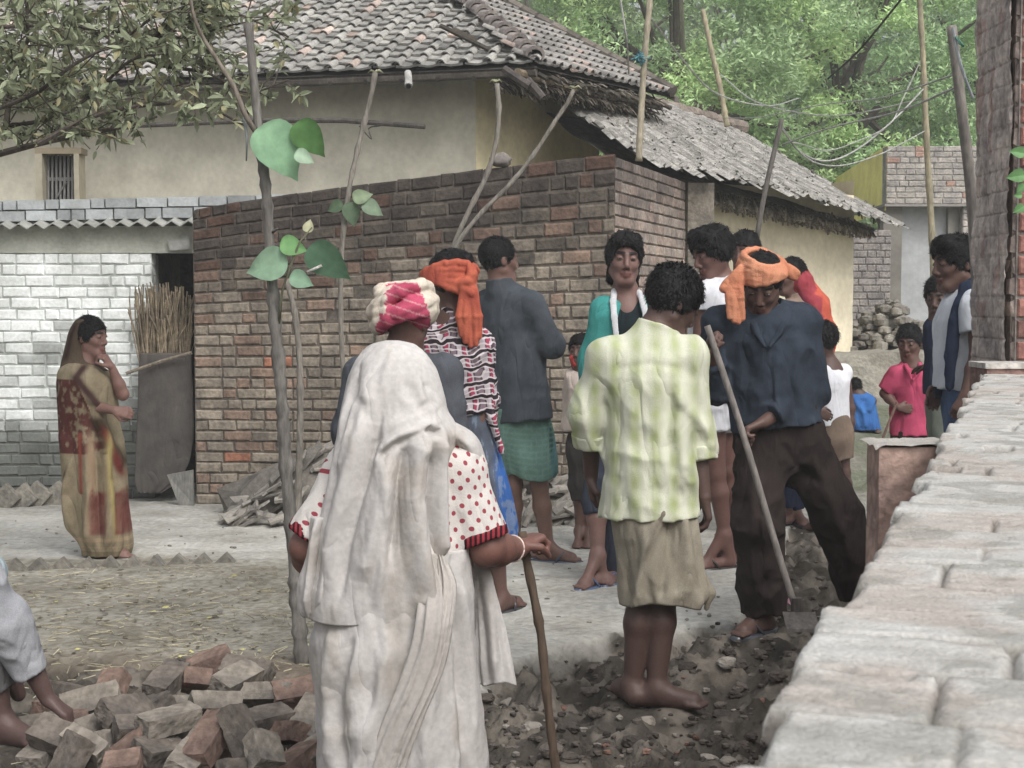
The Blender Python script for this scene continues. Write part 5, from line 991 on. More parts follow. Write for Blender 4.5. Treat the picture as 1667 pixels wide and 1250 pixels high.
def build_litter():
    rs = np.random.RandomState(21); b = MB()
    # loose bricks in the heap
    bricks = []
    kinds = ['grey dusty loose brick lying in the heap at lower left', 'reddish loose brick lying in the heap at lower left', 'dark dirty loose brick lying in the heap at lower left']
    spots = [(385, 1098, .10, 60, 8), (320, 1100, .1, 25, -12), (270, 1100, .12, 75, 20), (350, 1140, .13, 15, 0), (275, 1165, .14, 35, 5), (110, 1120, .1, 50, -15), (150, 1135, .08, 20, 18), (180, 1118, .09, 100, 30), (205, 1150, .1, 60, -10), (440, 1125, .1, -25, 10), (490, 1120, .12, 10, 5), (430, 1165, .1, 40, 0), (500, 1165, .08, 80, 15), (470, 1185, .06, -30, 12), (395, 1190, .12, 130, 50), (430, 1215, .1, 120, 35), (340, 1195, .1, 70, 25), (215, 1180, .08, 15, -8), (155, 1170, .04, 45, 8), (95, 1150, .03, -10, 0), (100, 1195, .09, 160, 12), (140, 1210, .07, 170, 18), (205, 1210, .05, 20, 30), (260, 1215, .05, 60, -5), (310, 1225, .04, 100, 10), (200, 1240, .05, 0, 0), (110, 1240, .03, 45, 60), (60, 1180, .02, 30, 0), (480, 1235, .03, 60, 10), (390, 1245, .03, 10, 0), (520, 1215, .05, 30, 20), (345, 1165, .06, 100, 0), (245, 1135, .05, 140, 0), (300, 1140, .03, 0, 0), (120, 1160, .03, 120, 5), (400, 1130, .04, 80, 0), (460, 1150, .03, 0, 0), (230, 1195, .02, 80, 0), (530, 1180, .02, 90, 0), (180, 1195, .02, 60, 0), (380, 1220, .02, 140, 0), (290, 1190, .02, 20, 0), (75, 1215, .02, 70, 8), (340, 1070, .05, 15, 20), (400, 1085, .09, 160, 5)]
    for i, (px, py, z, ya, ti) in enumerate(spots):
        c = G(px, py + 8, z * .8); k = i % 3 if i not in (3, 4) else 0; col = [(152, 142, 128), (140, 114, 100), (122, 112, 102)][k]; a = math.radians(ya + rs.normal(0, 8)); tl = math.radians(ti + rs.normal(0, 4)); ro = math.radians(rs.normal(0, 22))
        X = np.array([math.cos(a) * math.cos(tl), math.sin(a) * math.cos(tl), math.sin(tl)]); Y0 = np.array([-math.sin(a), math.cos(a), 0]); Zv = np.cross(X, Y0); Y = Y0 * math.cos(ro) + Zv * math.sin(ro); Zv = np.cross(X, Y)
        L, Wd, Hh = (.09 * rs.uniform(.5, 1.05) if i % 2 else .094, .046, .031); nn = 11
        Vs = []; Fs = []; g = np.linspace(-1, 1, nn); uu, vv = np.meshgrid(g, g, indexing='ij'); base = 0
        for ax in range(3):
            for sg in (-1, 1):
                p = np.zeros((nn, nn, 3)); o = [k_ for k_ in range(3) if k_ != ax]; p[..., ax] = sg; p[..., o[0]] = uu; p[..., o[1]] = vv; Vs.append(p.reshape(-1, 3)); kk = (np.arange(nn - 1)[:, None] * nn + np.arange(nn - 1)[None]).ravel(); q = np.stack([kk, kk + nn, kk + nn + 1, kk + 1], -1) + base
                if (sg > 0) == (ax == 1): q = q[:, ::-1]
                Fs.append(q); base += nn * nn
        p = np.concatenate(Vs); nr_ = np.linalg.norm(p, axis=1)[:, None]; p = p * (1 - .03 * np.maximum(0, (np.abs(p).sum(1) - 2.0))[:, None]); P = p * [L, Wd, Hh]; P = P * (1 + .2 * (fbm(P * 16 + i * 3.1, i) - .5)[:, None]) * (1 + .14 * (fbm(P * 60 + i, i) - .5)[:, None]); 
        Wp = c + P[:, :1] * X + P[:, 1:2] * Y + P[:, 2:] * Zv
        C = hx(*col) * (.75 + .5 * fbm(Wp * 20, 5))[:, None]
        solo('loose_brick', kinds[k], 'brick', Wp, np.concatenate(Fs), BRK, c, C, False, group='loose bricks in the heap')
    for i, (px, py, r) in enumerate(((62, 1215, .05), (330, 1235, .04), (540, 1245, .045))): pass
    V = []; b = MB()
    for i in range(950):   # straw and leaf bits
        if i < 760: p = G(rs.uniform(10, 560), rs.uniform(925, 1090)); 
        else: p = G(rs.uniform(0, 560), rs.uniform(1090, 1250))
        a = rs.rand() * 6.28; l = rs.uniform(.01, .045); dv = np.array([math.cos(a), math.sin(a), .1]) * l; p = p + [0, 0, .008 + rs.rand() * .008]
        if rs.rand() < .22: n_ = np.array([-dv[1], dv[0], .01]) * .6; b.add([p - dv * .5, p + n_ * .5, p + dv * .5, p - n_ * .5], [[0, 1, 2, 3]], hx(206, 196, 110) if rs.rand() < .25 else hx(104, 96, 76))
        else: b.tube([p - dv, p + dv], .0022, 3, hx(196, 186, 150) * rs.uniform(.6, 1.1))
    for i in range(200):
        p = G(rs.uniform(0, 1200), rs.uniform(840, 1040)); r = rs.uniform(.004, .012); V_, Fq = stone(p + [0, 0, .006], (r * 1.3, r, r * .7), i, 1); b.add(V_, Fq, hx(168, 160, 148) * rs.uniform(.6, 1.15))
    b.solo('dry_litter', 'dry straw and fallen leaf litter strewn over the yard', 'litter', BRK, G(250, 1000), kind='stuff')
    b = MB()
    for i in range(1500):
        while True:
            px = rs.uniform(700, 1440); py = rs.uniform(830, 1260)
            if py > mudmask(px, py) - 8: break
        p = G(px, py, 0); h = float(ground_h(p[0], p[1])[0]); r = rs.uniform(.004, .014) * (2.2 if rs.rand() < .08 else 1)
        V_, Fq = stone(np.array([p[0], p[1], h + r * .35]), (r * 1.25, r * 1.1, r * .75), i, 3 if r > .016 else 1); b.add(V_, Fq, hx(*[(104, 96, 90), (82, 76, 72), (148, 142, 134), (142, 108, 94)][rs.choice(4, p=[.5, .36, .11, .03])]) * rs.uniform(.7, 1.2))
    b.solo('mud_clods', 'clods of dug mud and brick crumbs around the trench', 'rubble', GRD, G(1100, 1150), kind='stuff')
    # grey slab heap leaning on the wall
    b = MB()
    for i in range(230):
        t = rs.rand(); px = 372 + t * 590; topy = np.interp(px, [372, 480, 600, 700, 960], [845, 750, 690, 700, 800]); py = rs.uniform(topy, 862 - rs.rand() * 8); dd = 9.0 + (862 - py) / 170 * .75 + rs.rand() * .2
        p = W(px, py, dd); p[2] = max(p[2], .02); a = rs.normal(-.5, .35); X = np.array([math.cos(a), rs.normal(0, .3), -math.sin(a) * .9]); X = unit(X); Y = unit(np.cross([0, 0, 1], X) + [0, 0, .35]); Zv = np.cross(X, Y); L, w_, h_ = rs.uniform(.08, .2), rs.uniform(.05, .1), rs.uniform(.01, .022)
        b.box(p - X * L / 2, X * L, Y * w_, Zv * h_, hx(156, 150, 140) * rs.uniform(.72, 1.12))
    V_, Fq = stone(W(560, 840, 9.7), (.85, .3, .42), 8); b.add(V_, Fq, hx(120, 114, 106)); V_, Fq = stone(W(800, 845, 9.7), (.7, .25, .25), 9); b.add(V_, Fq, hx(120, 114, 106))
    b.solo('slab_heap', 'heap of grey broken tiles and slabs leaning on the brick wall', 'rubble heap', TILE, W(560, 850, 9.3), kind='stuff')
# ------------------------------------------------------------------ the people
def segm(px, py, pts, w):
    return ridge_px(np.asarray(px, float), np.asarray(py, float), [(pts, 1.0, w)])
def mixc(C, c, m): m = np.clip(m, 0, 1)[:, None]; return C * (1 - m) + np.array(c) * m
def tubepart(p, name, pts, r, col, mt=None, n=7, dd=0, parent=None, label=None):
    b = MB(); q = spl([W(a, c, p.d + e + dd) for a, c, e in pts], 20) if len(pts) > 2 else np.array([W(a, c, p.d + e + dd) for a, c, e in pts])
    b.tube(q, np.interp(np.linspace(0, 1, len(q)), np.linspace(0, 1, len(np.atleast_1d(r))), np.atleast_1d(r)), n, hx(*col)); return b.part(name, mt or CLV, parent or p.o, True, label)
def cones(p, lst, **kw):
    return [(W(a[0], a[1], p.d + a[2]), W(b_[0], b_[1], p.d + b_[2]), ra, rb, dict(kw, **(o[0] if o else {}))) for a, b_, ra, rb, *o in lst]
def sari_woman():
    p = Person('woman in an olive and maroon sari by the white wall, hand at her mouth', 8.05, 160, dict(hd=(148, 549), nk=(141, 590), sl=(152, 610, .08), sr=(134, 612, -.05), el=(200, 642, -.03), wl=(182, 598, -.06), er=(142, 660, -.08), wr=(186, 668, -.17), pv=(148, 720), hl=(142, 740, .07), hr=(155, 740, -.05), kl=(150, 820, .07), kr=(160, 820, -.05), al=(158, 888, .07), ar=(170, 893, -.05), tl=(178, 900, .07), tr=(192, 905, -.05), tf=(1, -.15, 0)), .86, .9, skin=(112, 80, 70))
    p.body((.93, -.36, -.05), (-.05, 0, 1), h=.0055, hands=(('l', (-.5, -.2, .85), (-.8, .2, -.4), .8, 1), ('r', (1, 0, -.15), (0, .9, -.3), .6, -1)))
    p.hair(vol=.012, low=-.04, noise=.006)
    def vc(px, py, sa): C = np.tile(hx(94, 80, 66), (len(px), 1)); return mixc(C, hx(66, 48, 44), segm(px, py, [(112, 590), (120, 550), (130, 525)], 5))
    V, Fs, C = loft([(515, 136, 146), (519, 127, 152), (528, 119, 151), (540, 113, 147), (555, 109, 144), (570, 105, 144), (585, 101, 152), (604, 96, 176)], p.d, q=[(515, 1.3), (540, 1.35), (600, .95)], noise=.004, seg=90, step=2, colf=vc, dyc=[(515, .01), (600, 0)]); part('veil', V, Fs, CLV, p.o, C)
    def rc(px, py, sa):
        C = np.tile(hx(150, 136, 108), (len(px), 1)); n = fbm(np.stack([px / 6, py / 9, sa], -1), 5); C *= (.8 + .4 * n)[:, None]
        C = mixc(C, hx(96, 50, 46), ((px < 136 + (py - 600) * .35) & (py > 615) & (py < 735)) * 1.0 * sst(.25, .5, n)); C = mixc(C, hx(150, 70, 52), ((py > 700) & (py < 800)) * segm(px, py, [(143, 690), (145, 820)], 4) * 1.0)
        for q, w, c in (([(150, 588), (140, 612), (160, 640), (178, 668)], 6, (72, 48, 46)), ([(165, 672), (180, 712), (206, 762)], 9, (74, 62, 46)), ([(172, 690), (186, 730), (204, 775)], 4, (116, 48, 44)), ([(120, 760), (108, 790), (112, 850)], 4, (92, 72, 52)), ([(180, 700), (188, 800), (196, 870)], 4, (176, 158, 92)), ([(158, 700), (164, 800), (160, 870)], 5, (176, 148, 118))): C = mixc(C, hx(*c), segm(px, py, q, w) * 1.2)
        C = mixc(C, hx(112, 42, 44), (sst(156, 162, px) * sst(184, 178, px) + sst(190, 196, px)) * sst(796, 812, py + n * 16) * sst(870, 862, py) * (.55 + .5 * n)); C = mixc(C, hx(178, 152, 118), (np.abs(py - 874) < 3) * .7 + (np.abs(py - 886) < 2) * .6); C = mixc(C, hx(90, 74, 48), (py > 892) * .5); return C
    V, Fs, C = loft([(588, 108, 148), (600, 98, 170), (620, 94, 186), (650, 94, 191), (680, 95, 193), (720, 97, 199), (760, 99, 204), (800, 103, 208), (840, 109, 211), (870, 120, 214), (890, 131, 215), (903, 134, 212)], p.d, q=[(588, 1.3), (650, 1.05), (700, .8), (900, .75)], noise=.018, nf=11, seg=200, step=2, colf=rc, ridges=[([(152, 690), (158, 800), (150, 890)], .022, 6), ([(176, 690), (186, 800), (182, 890)], .022, 6), ([(196, 720), (202, 800), (204, 885)], .02, 5), ([(165, 668), (185, 715), (206, 765)], .02, 7), ([(128, 740), (116, 800), (122, 880)], .02, 6), ([(168, 720), (172, 890)], -.016, 5), ([(135, 600), (150, 640), (178, 662)], .012, 7)]); part('sari', V, Fs, CLV, p.o, C)
    p.slippers((60, 50, 44))
def old_woman():
    d = 3.9; p = Person('stooped old woman in a long white shawl over her head, leaning on a cane', d, 650, dict(hd=(642, 634, .04), nk=(650, 705, .02), sl=(576, 768, .02), sr=(746, 764, .02), el=(500, 890, .0), wl=(512, 935, .16), er=(792, 893, .0), wr=(842, 893, .16), pv=(650, 990, 0), hl=(610, 1020, 0), hr=(695, 1020, 0), kl=(612, 1180, .05), kr=(700, 1180, .05), al=(612, 1310, 0), ar=(700, 1310, 0), tl=(605, 1345, .08), tr=(705, 1345, .08), tf=(0, 1, 0)), .98, .86, skin=(104, 68, 58))
    p.body((.05, .93, -.25), h=.0055, fat=1.28, brow=False, hands=(('l', (.5, .8, -.1), (0, 0, -1), .5, -1), ('r', (.55, .55, .25), (.25, .1, -.95), 1.0, -1)))
    BL = cloth('dotted_cotton', (220, 212, 202), pat=pat_dots, bump=.2, var=.05)
    J = p.J; p.shirt(BL, (655, 925), rt=.15, rb=.175, q=1.35, sleeve=.86, rs=(.068, .068, .05), name='blouse', collar=False, wr=.006, h=.0065, sh=.07, seed=6)
    for x in 'lr':
        a, e = J['s' + x], J['e' + x]; v = e - a; c0 = a + v * .80; c1 = a + v * .90; r = .0715
        p.sdf('sleeve_border', cloth('striped_border_' + x, (150, 34, 48), pat=lambda t, N, tc, mix: mix(stripe(t, N, sep(t, N, tc).outputs[0], 75, .5), hx(158, 38, 52), hx(58, 26, 34)), bump=.2), [(c0, c1, r, r * .97, dict(cut=True, cuta=True))], wr=.003, h=.005)
    SH = cloth('white_muslin', (226, 221, 213), (212, 206, 198), sc_=5, attr=True, bump=.14, bsc=260, var=.08, fine=70, rough=.95, wrk=.36, wsc=4.5)
    def wc(px, py, sa):
        n = fbm(np.stack([px / 26, py / 40, sa * 0], -1), 5); C = np.tile(hx(198, 194, 191), (len(px), 1)) * (.93 + .1 * n)[:, None]; return mixc(C, hx(172, 163, 150), sst(.5, .75, fbm(np.stack([px / 34, py / 90, sa * 0], -1), 9)) * .55)
    SR_ = [(890, 542, 766), (920, 534, 768), (950, 524, 770), (1000, 514, 772), (1050, 503, 775), (1100, 508, 780), (1150, 513, 786), (1200, 512, 792), (1260, 511, 798), (1343, 508, 806)]
    V, Fs, C = loft(SR_, d, q=.7, noise=.014, nf=8, seed=3, seg=240, colf=wc, ridges=[([(640, 880), (590, 945), (520, 1000), (508, 1060)], .012, 16), ([(560, 1000), (540, 1100), (545, 1240)], .014, 14), ([(600, 960), (585, 1080), (600, 1200)], .012, 18), ([(730, 930), (752, 1040), (762, 1200), (768, 1330)], -.016, 9), ([(745, 920), (768, 1060), (778, 1200)], .014, 9), ([(712, 1000), (708, 1100), (690, 1240)], .012, 14), ([(520, 1150), (560, 1175), (620, 1150)], .004, 14), ([(590, 1000), (560, 1120), (580, 1330)], -.012, 8), ([(640, 1020), (620, 1130), (560, 1330)], .012, 9), ([(528, 1060), (530, 1200), (525, 1330)], -.01, 7)]); part('sari_skirt', V, Fs, SH, p.o, C)
    rg = [([(616, 752), (624, 725), (652, 700), (684, 688), (712, 680)], .012, 8), ([(626, 735), (650, 716), (690, 700)], -.008, 6), ([(600, 720), (640, 700), (700, 678)], -.004, 6), ([(640, 690), (680, 672), (720, 656)], .005, 8), ([(586, 640), (578, 700), (560, 760)], .012, 6), ([(640, 574), (628, 640), (612, 700)], .008, 9), ([(668, 580), (690, 640), (712, 680)], .008, 8), ([(654, 590), (668, 640), (700, 676)], -.004, 8), ([(702, 700), (682, 740), (676, 800), (684, 870), (694, 950), (690, 990)], .03, 17), ([(668, 715), (656, 770), (652, 830), (640, 900)], -.024, 10), ([(640, 735), (634, 790), (616, 860), (600, 930)], .016, 14), ([(612, 600), (600, 680), (578, 760), (556, 840), (540, 930)], .019, 13), ([(628, 640), (614, 720), (594, 790), (572, 870), (560, 960)], -.018, 9), ([(588, 600), (572, 680), (556, 760), (540, 850), (522, 940)], -.016, 7), ([(575, 640), (560, 720), (545, 800), (530, 880), (512, 950)], .018, 9), ([(722, 700), (716, 760), (720, 850), (724, 900)], .022, 9), ([(706, 720), (700, 800), (706, 880), (710, 960)], -.02, 6), ([(650, 590), (660, 640), (690, 660)], .008, 14), ([(690, 620), (700, 650), (722, 670)], -.004, 9), ([(600, 640), (610, 690), (606, 740)], -.01, 8), ([(660, 600), (680, 630), (712, 650)], .004, 9), ([(696, 690), (706, 697), (722, 700)], -.022, 5), ([(642, 760), (640, 850), (622, 960)], .012, 8), ([(528, 800), (516, 900), (500, 980)], .016, 6)]
    V, Fs, C = loft([(554, 628, 648), (558, 610, 668), (566, 596, 682), (580, 583, 698), (600, 573, 711), (640, 560, 724), (670, 554, 732), (690, 550, 745), (704, 548, 752), (722, 545, 747), (750, 539, 742), (800, 529, 741), (850, 520, 741), (900, 511, 741), (940, 500, 738), (975, 492, 736), (1000, 490, 732)], d, q=[(554, .9), (640, .86), (720, .84), (800, .86), (900, .8), (1000, .71)], noise=.008, nf=7, seed=8, seg=300, step=2.5, colf=wc, ridges=rg, dyc=[(554, .05), (640, .03), (720, 0), (1000, -.01)], wave=2)
    part('shawl', V, Fs, SH, p.o, C)
    # gathered band of pleats falling from the shoulder to the hem
    for pts, w in (([(694, 900, .06), (702, 950, .03), (702, 1000, .0), (696, 1050, -.008), (678, 1110, -.005), (650, 1180, .0), (625, 1250, .01), (606, 1335, .02)], .03), ([(716, 900, .07), (726, 950, .04), (720, 1010, .008), (704, 1090, .0), (672, 1170, .0), (644, 1250, .01), (626, 1335, .02)], .018)):
        n = 60; c = spl([W(a, y, d + e - .155) for a, y, e in pts], n); V = []; a_ = np.linspace(0, 2 * math.pi, 40, endpoint=False)
        for i in range(n):
            t = i / n; ww = w * (1.0 + .35 * math.sin(t * 3)) * min(1, .25 + t * 7); o = .006 * np.sin(a_ * 7 + t * 6) + .002 * np.sin(a_ * 13 + t * 3); V.append(c[i] + np.stack([(ww + o) * np.cos(a_), (.019 + o) * np.sin(a_) , 0 * a_], -1))
        V = np.concatenate(V); i = np.arange(n - 1)[:, None] * 40; j = np.arange(40)[None]; part('pleat_band', V, np.stack([i + j, i + 40 + j, i + 40 + (j + 1) % 40, i + (j + 1) % 40], -1).reshape(-1, 4), SH, p.o, hx(190, 184, 178))
    # strip over the right shoulder, cloth ends hanging at both sides
    V, Fs, C = loft([(688, 706, 742), (700, 716, 764), (714, 733, 778), (735, 757, 787), (765, 771, 793), (800, 779, 799), (850, 783, 806), (870, 786, 806)], d + .03, q=[(688, 1.5), (735, 2.6), (870, 2.4)], noise=.003, seg=60, colf=wc, ridges=[([(715, 700), (770, 740)], .006, 5)]); part('shawl_edge', V, Fs, SH, p.o, C)
    V, Fs, C = loft([(840, 506, 546), (880, 502, 552), (920, 496, 553), (950, 489, 546), (980, 486, 536), (998, 489, 526), (1006, 496, 518)], d - .06, q=.9, noise=.011, nf=13, seg=120, seed=5, colf=wc, ridges=[([(520, 840), (510, 920), (500, 990)], .014, 5), ([(540, 850), (528, 930), (520, 990)], .012, 5), ([(530, 850), (519, 920), (510, 990)], -.014, 4)]); part('shawl_end', V, Fs, SH, p.o, C)
    V, Fs, C = loft([(890, 758, 786), (930, 768, 798), (980, 772, 812), (1040, 774, 826), (1085, 775, 836), (1112, 778, 842)], d + .1, q=.35, noise=.006, nf=9, seg=120, seed=7, colf=wc, ridges=[([(790, 920), (800, 1000), (806, 1100)], .012, 8)], wave=3); part('shawl_end', V, Fs, SH, p.o, C)
    b = MB(); q = spl([W(850, 866, d + .19), W(856, 905, d + .19), W(868, 965, d + .18), W(880, 1030, d + .17), W(888, 1110, d + .16), W(897, 1190, d + .15), W(906, 1262, d + .14), W(916, 1350, d + .12)], 50); rr = .0125 + .0022 * (np.arange(50) % 11 == 4) + .001 * np.sin(np.arange(50)); b.tube(q, rr, 12, hx(98, 80, 64)); b.solo('walking_cane', 'knotty brown wooden cane held in the old woman\'s fist', 'cane', WOODD, q[-1] * [1, 1, 0], True)
    b = MB(); c = J['wr'] + (J['er'] - J['wr']) * .16; v = unit(J['wr'] - J['er']); a1 = unit(np.cross(v, [0, 0, 1])); a2 = np.cross(v, a1); an = np.linspace(0, 2 * math.pi, 25)
    b.tube([c + (a1 * math.cos(t) + a2 * math.sin(t)) * .036 for t in an], .0028, 6, hx(214, 190, 180)); b.part('bangle', EYE, p.o, True)
def turban_man():
    p = Person('man in a pink and cream turban and grey shirt, half hidden behind the white shawl', 5.6, 650, dict(hd=(664, 528, 0), nk=(655, 572), sl=(588, 610), sr=(722, 606), el=(566, 700, .02), wl=(572, 770, .1), er=(738, 700), wr=(735, 770, .08), pv=(652, 800), hl=(628, 820), hr=(680, 820), kl=(628, 950), kr=(684, 950), al=(628, 1070), ar=(690, 1070), tl=(625, 1090, .15), tr=(700, 1090, .15), tf=(.1, 1, 0)), .95, .95)
    p.body((.3, .92, -.25), h=.0075, brow=False, hands=(('l', (.1, .3, -.9), (1, 0, 0), .4, 1), ('r', (0, .3, -.9), (-1, 0, 0), .4, 1)))
    p.shirt(cloth('slate_shirt', (84, 88, 96), (70, 74, 82)), (652, 810), rt=.165, rb=.17, sleeve=1.25, rs=(.066, .062, .058), wr=.008)
    p.trousers(cloth('grey_trousers', (82, 82, 84))); p.slippers((60, 56, 54))
    def tc(V):
        px, py = proj(V); n = fbm(V * 24, 3) * 12; m = ((px + n * 2.5 > 628 + (545 - py) * .25) & (px - (py - 470) * .4 + n * 2.5 < 698) & (py > 466 - n)) * 1.0; m = np.maximum(m, segm(px, py, [(622, 505), (640, 486)], 0.1)); C = np.tile(hx(214, 202, 184), (len(V), 1)); C = mixc(C, hx(196, 62, 102), m); return mixc(C, hx(222, 170, 170), (np.sin(V[:, 2] * 170 + V[:, 0] * 60) > .9) * .6 * m)
    c = p.J['hd']; L = cones(p, [((650, 500, -.01), (676, 500, -.01), .088, .09), ((626, 512, -.01), (630, 514, .03), .045, .045)], k=.018)
    L += loops(c, (.3, .92, 0), (-.25, 0, 1), 1, [(.02, .108, .118, 0, .01), (.045, .116, .124, .01, .02), (.07, .118, .122, .02, -.01), (.095, .112, .112, -.01, .03), (.115, .098, .1, .01, .02), (.13, .075, .08, .02, -.02)], .021)
    L += loops(c, (.8, .5, .3), (-.6, 0, .8), 1, [(.06, .12, .1, .02, 0), (.085, .112, .095, 0, .02)], .02)
    p.sdf('turban', CLV, L, wr=.003, ws=(12, 12, 26), seed=4, h=.006, col=tc)
def plaid_man():
    p = Person('man from behind in a checked shirt with an orange cloth knotted round his head', 6.6, 765, dict(hd=(733, 457), nk=(735, 518), sl=(700, 552, 0), sr=(777, 562, 0), el=(688, 640, .05), wl=(712, 690, .15), er=(790, 650, .02), wr=(785, 715, .1), pv=(757, 668), hl=(745, 690), hr=(775, 690), kl=(765, 820), kr=(800, 815), al=(775, 960), ar=(815, 975), tl=(790, 990, .1), tr=(835, 995, .08), tf=(.25, .97, 0)), .98, 1.02)
    p.body((.5, .85, -.1), h=.007, brow=False, hands=(('l', (.2, .3, -.9), (1, 0, 0), .4, 1), ('r', (0, .3, -.9), (-1, 0, 0), .4, 1)))
    p.hair(vol=.012, low=-.06, noise=.01, quiff=.03, smin=.075)
    p.shirt(cloth('checked_flannel', (180, 180, 180), pat=pat_plaid, bump=.2, var=.06), (757, 672), rt=.145, rb=.128, sleeve=1.4, rs=(.064, .058, .053), wr=.008, sh=.07, neckr=.05, ws=(12, 12, 16))
    def bc(px, py, sa): C = np.tile(hx(88, 98, 116), (len(px), 1)) * (.75 + .5 * fbm(np.stack([px / 10, py / 16, sa], -1), 4))[:, None]; C = mixc(C, hx(40, 100, 180), sst(.0, 14, px - np.interp(py, [650, 740, 900], [810, 800, 812]))); return mixc(C, hx(128, 146, 170), (fbm(np.stack([px / 5, py / 20, sa], -1), 7) > .6) * .6)
    V, Fs, C = loft([(650, 714, 790), (680, 718, 797), (720, 724, 808), (760, 731, 820), (800, 738, 830), (850, 745, 841), (905, 752, 846)], p.d, q=.75, noise=.014, nf=12, seg=150, seed=9, sq=.75, colf=bc, wave=5); part('wrapped_skirt', V, Fs, CLV, p.o, C)
    p.sdf('shirt_tail', bpy.data.materials['checked_flannel'], cones(p, [((788, 600, -.05), (800, 680, -.06), .02, .022), ((800, 680, -.06), (816, 735, -.06), .022, .012)], k=.02), wr=.004)
    OR = cloth('orange_cloth', (196, 92, 58), (170, 70, 48), sc_=9, bump=.4)
    c = p.J['hd']; L = loops(c, p.f, (.1, 0, 1), 1.08, [(e, .098 + .004 * math.sin(i * 2), .113, -.01, .012 * (i - 1)) for i, e in enumerate((-.03, -.014, .002, .018, .034))], .0145)
    L += cones(p, [((758, 466, -.12), (766, 446, -.12), .02, .014), ((762, 466, -.12), (772, 444, -.1), .018, .012), ((766, 446, -.12), (762, 428, -.11), .014, .007), ((772, 446, -.1), (771, 430, -.1), .012, .007), ((752, 468, -.12), (768, 478, -.13), .02, .02), ((744, 462, -.12), (760, 458, -.13), .016, .02)], k=.006)
    for k_, (x0, x1, x2, y2) in enumerate(((754, 748, 752, 545), (759, 756, 758, 556), (764, 764, 766, 563), (769, 772, 774, 560), (773, 780, 780, 548))): L += cones(p, [((x0, 472, -.125), (x1 + (k_ % 2), 515, -.13 - .006 * (k_ % 2)), .0125, .016), ((x1 + (k_ % 2), 515, -.13 - .006 * (k_ % 2)), (x2, y2, -.12), .016, .011)], k=.005)
    p.sdf('headband', OR, L, wr=.0025, ws=(22, 22, 10), seed=7, h=.0048)
    p.slippers((60, 60, 64))
def dark_shirt_man():
    p = Person('man in a dark grey shirt and green wrap, back turned, arms folded', 7.9, 855, dict(hd=(812, 424), nk=(815, 468), sl=(797, 494, .1), sr=(862, 494, -.08), el=(792, 578, .2), wl=(835, 572, .28), er=(897, 562, -.08), wr=(868, 570, .1), pv=(842, 665), hl=(828, 692), hr=(868, 692), kl=(836, 790), kr=(878, 792), al=(836, 893, .1), ar=(892, 893, 0), tl=(868, 900, .1), tr=(930, 905, -.03), tf=(.5, .86, 0)), 1.0, 1.02, skin=(98, 70, 60))
    p.body((.86, .5, -.02), h=.006, hands=(('r', (-1, .3, 0), (0, .9, .3), .5, 1),))
    p.hair(vol=.008, low=-.05, noise=.005)
    p.shirt(cloth('charcoal_shirt', (74, 80, 88), (60, 66, 74)), (848, 682), rt=.158, rb=.172, q=1.35, sleeve=1.02, rs=(.07, .066, .06), wr=.009, ws=(8, 8, 5), ridges=[([(850, 520), (850, 600), (838, 670)], -.012, 7), ([(870, 540), (860, 620)], .012, 8)])
    def gc(px, py, sa): C = np.tile(hx(88, 128, 118), (len(px), 1)) * (.85 + .3 * fbm(np.stack([px / 7, py / 20, sa], -1), 4))[:, None]; C = mixc(C, hx(40, 76, 72), segm(px, py, [(890, 680), (902, 770)], 3)); C = mixc(C, hx(120, 150, 140), ((px % 9 < 1.5) | (py % 9 < 1.5)) * .35); return mixc(C, hx(74, 122, 128), (px > 897) * .7)
    V, Fs, C = loft([(664, 798, 893), (700, 803, 898), (735, 806, 902), (760, 813, 906), (776, 818, 909)], p.d, q=.66, noise=.014, nf=9, seg=130, seed=4, sq=.75, colf=gc, wave=6, ridges=[([(893, 680), (905, 770)], .012, 4)]); part('green_wrap', V, Fs, CLV, p.o, C)
    p.slippers((72, 84, 104))
def small_child():
    p = Person('small child in a cream shirt half hidden behind the teal cardigan', 8.4, 948, dict(hd=(945, 572), nk=(950, 604), sl=(936, 616, 0), sr=(968, 616), el=(934, 660), wl=(938, 690), er=(970, 660), wr=(968, 690), pv=(950, 720), hl=(942, 730), hr=(958, 730), kl=(943, 790), kr=(959, 790), al=(943, 865), ar=(959, 865), tl=(938, 885, -.1), tr=(956, 885, -.1)), .68, .78)
    p.tf = np.array([0, -1., 0]); p.body((-.4, -.9, 0), h=.0075); p.hair(vol=.012, noise=.007)
    p.shirt(cloth('cream_shirt', (206, 190, 180), (186, 170, 160)), (950, 700), sleeve=1.3, rt=.16, rb=.19, rs=(.075, .065, .06), wr=.005)
    p.sdf('red_band', cloth('red_cloth', (176, 50, 46)), cones(p, [((931, 582, -.05), (935, 592, -.05), .016, .02)]), wr=0, h=.005)
    p.trousers(cloth('dark_shorts', (70, 66, 66)), end=.3)
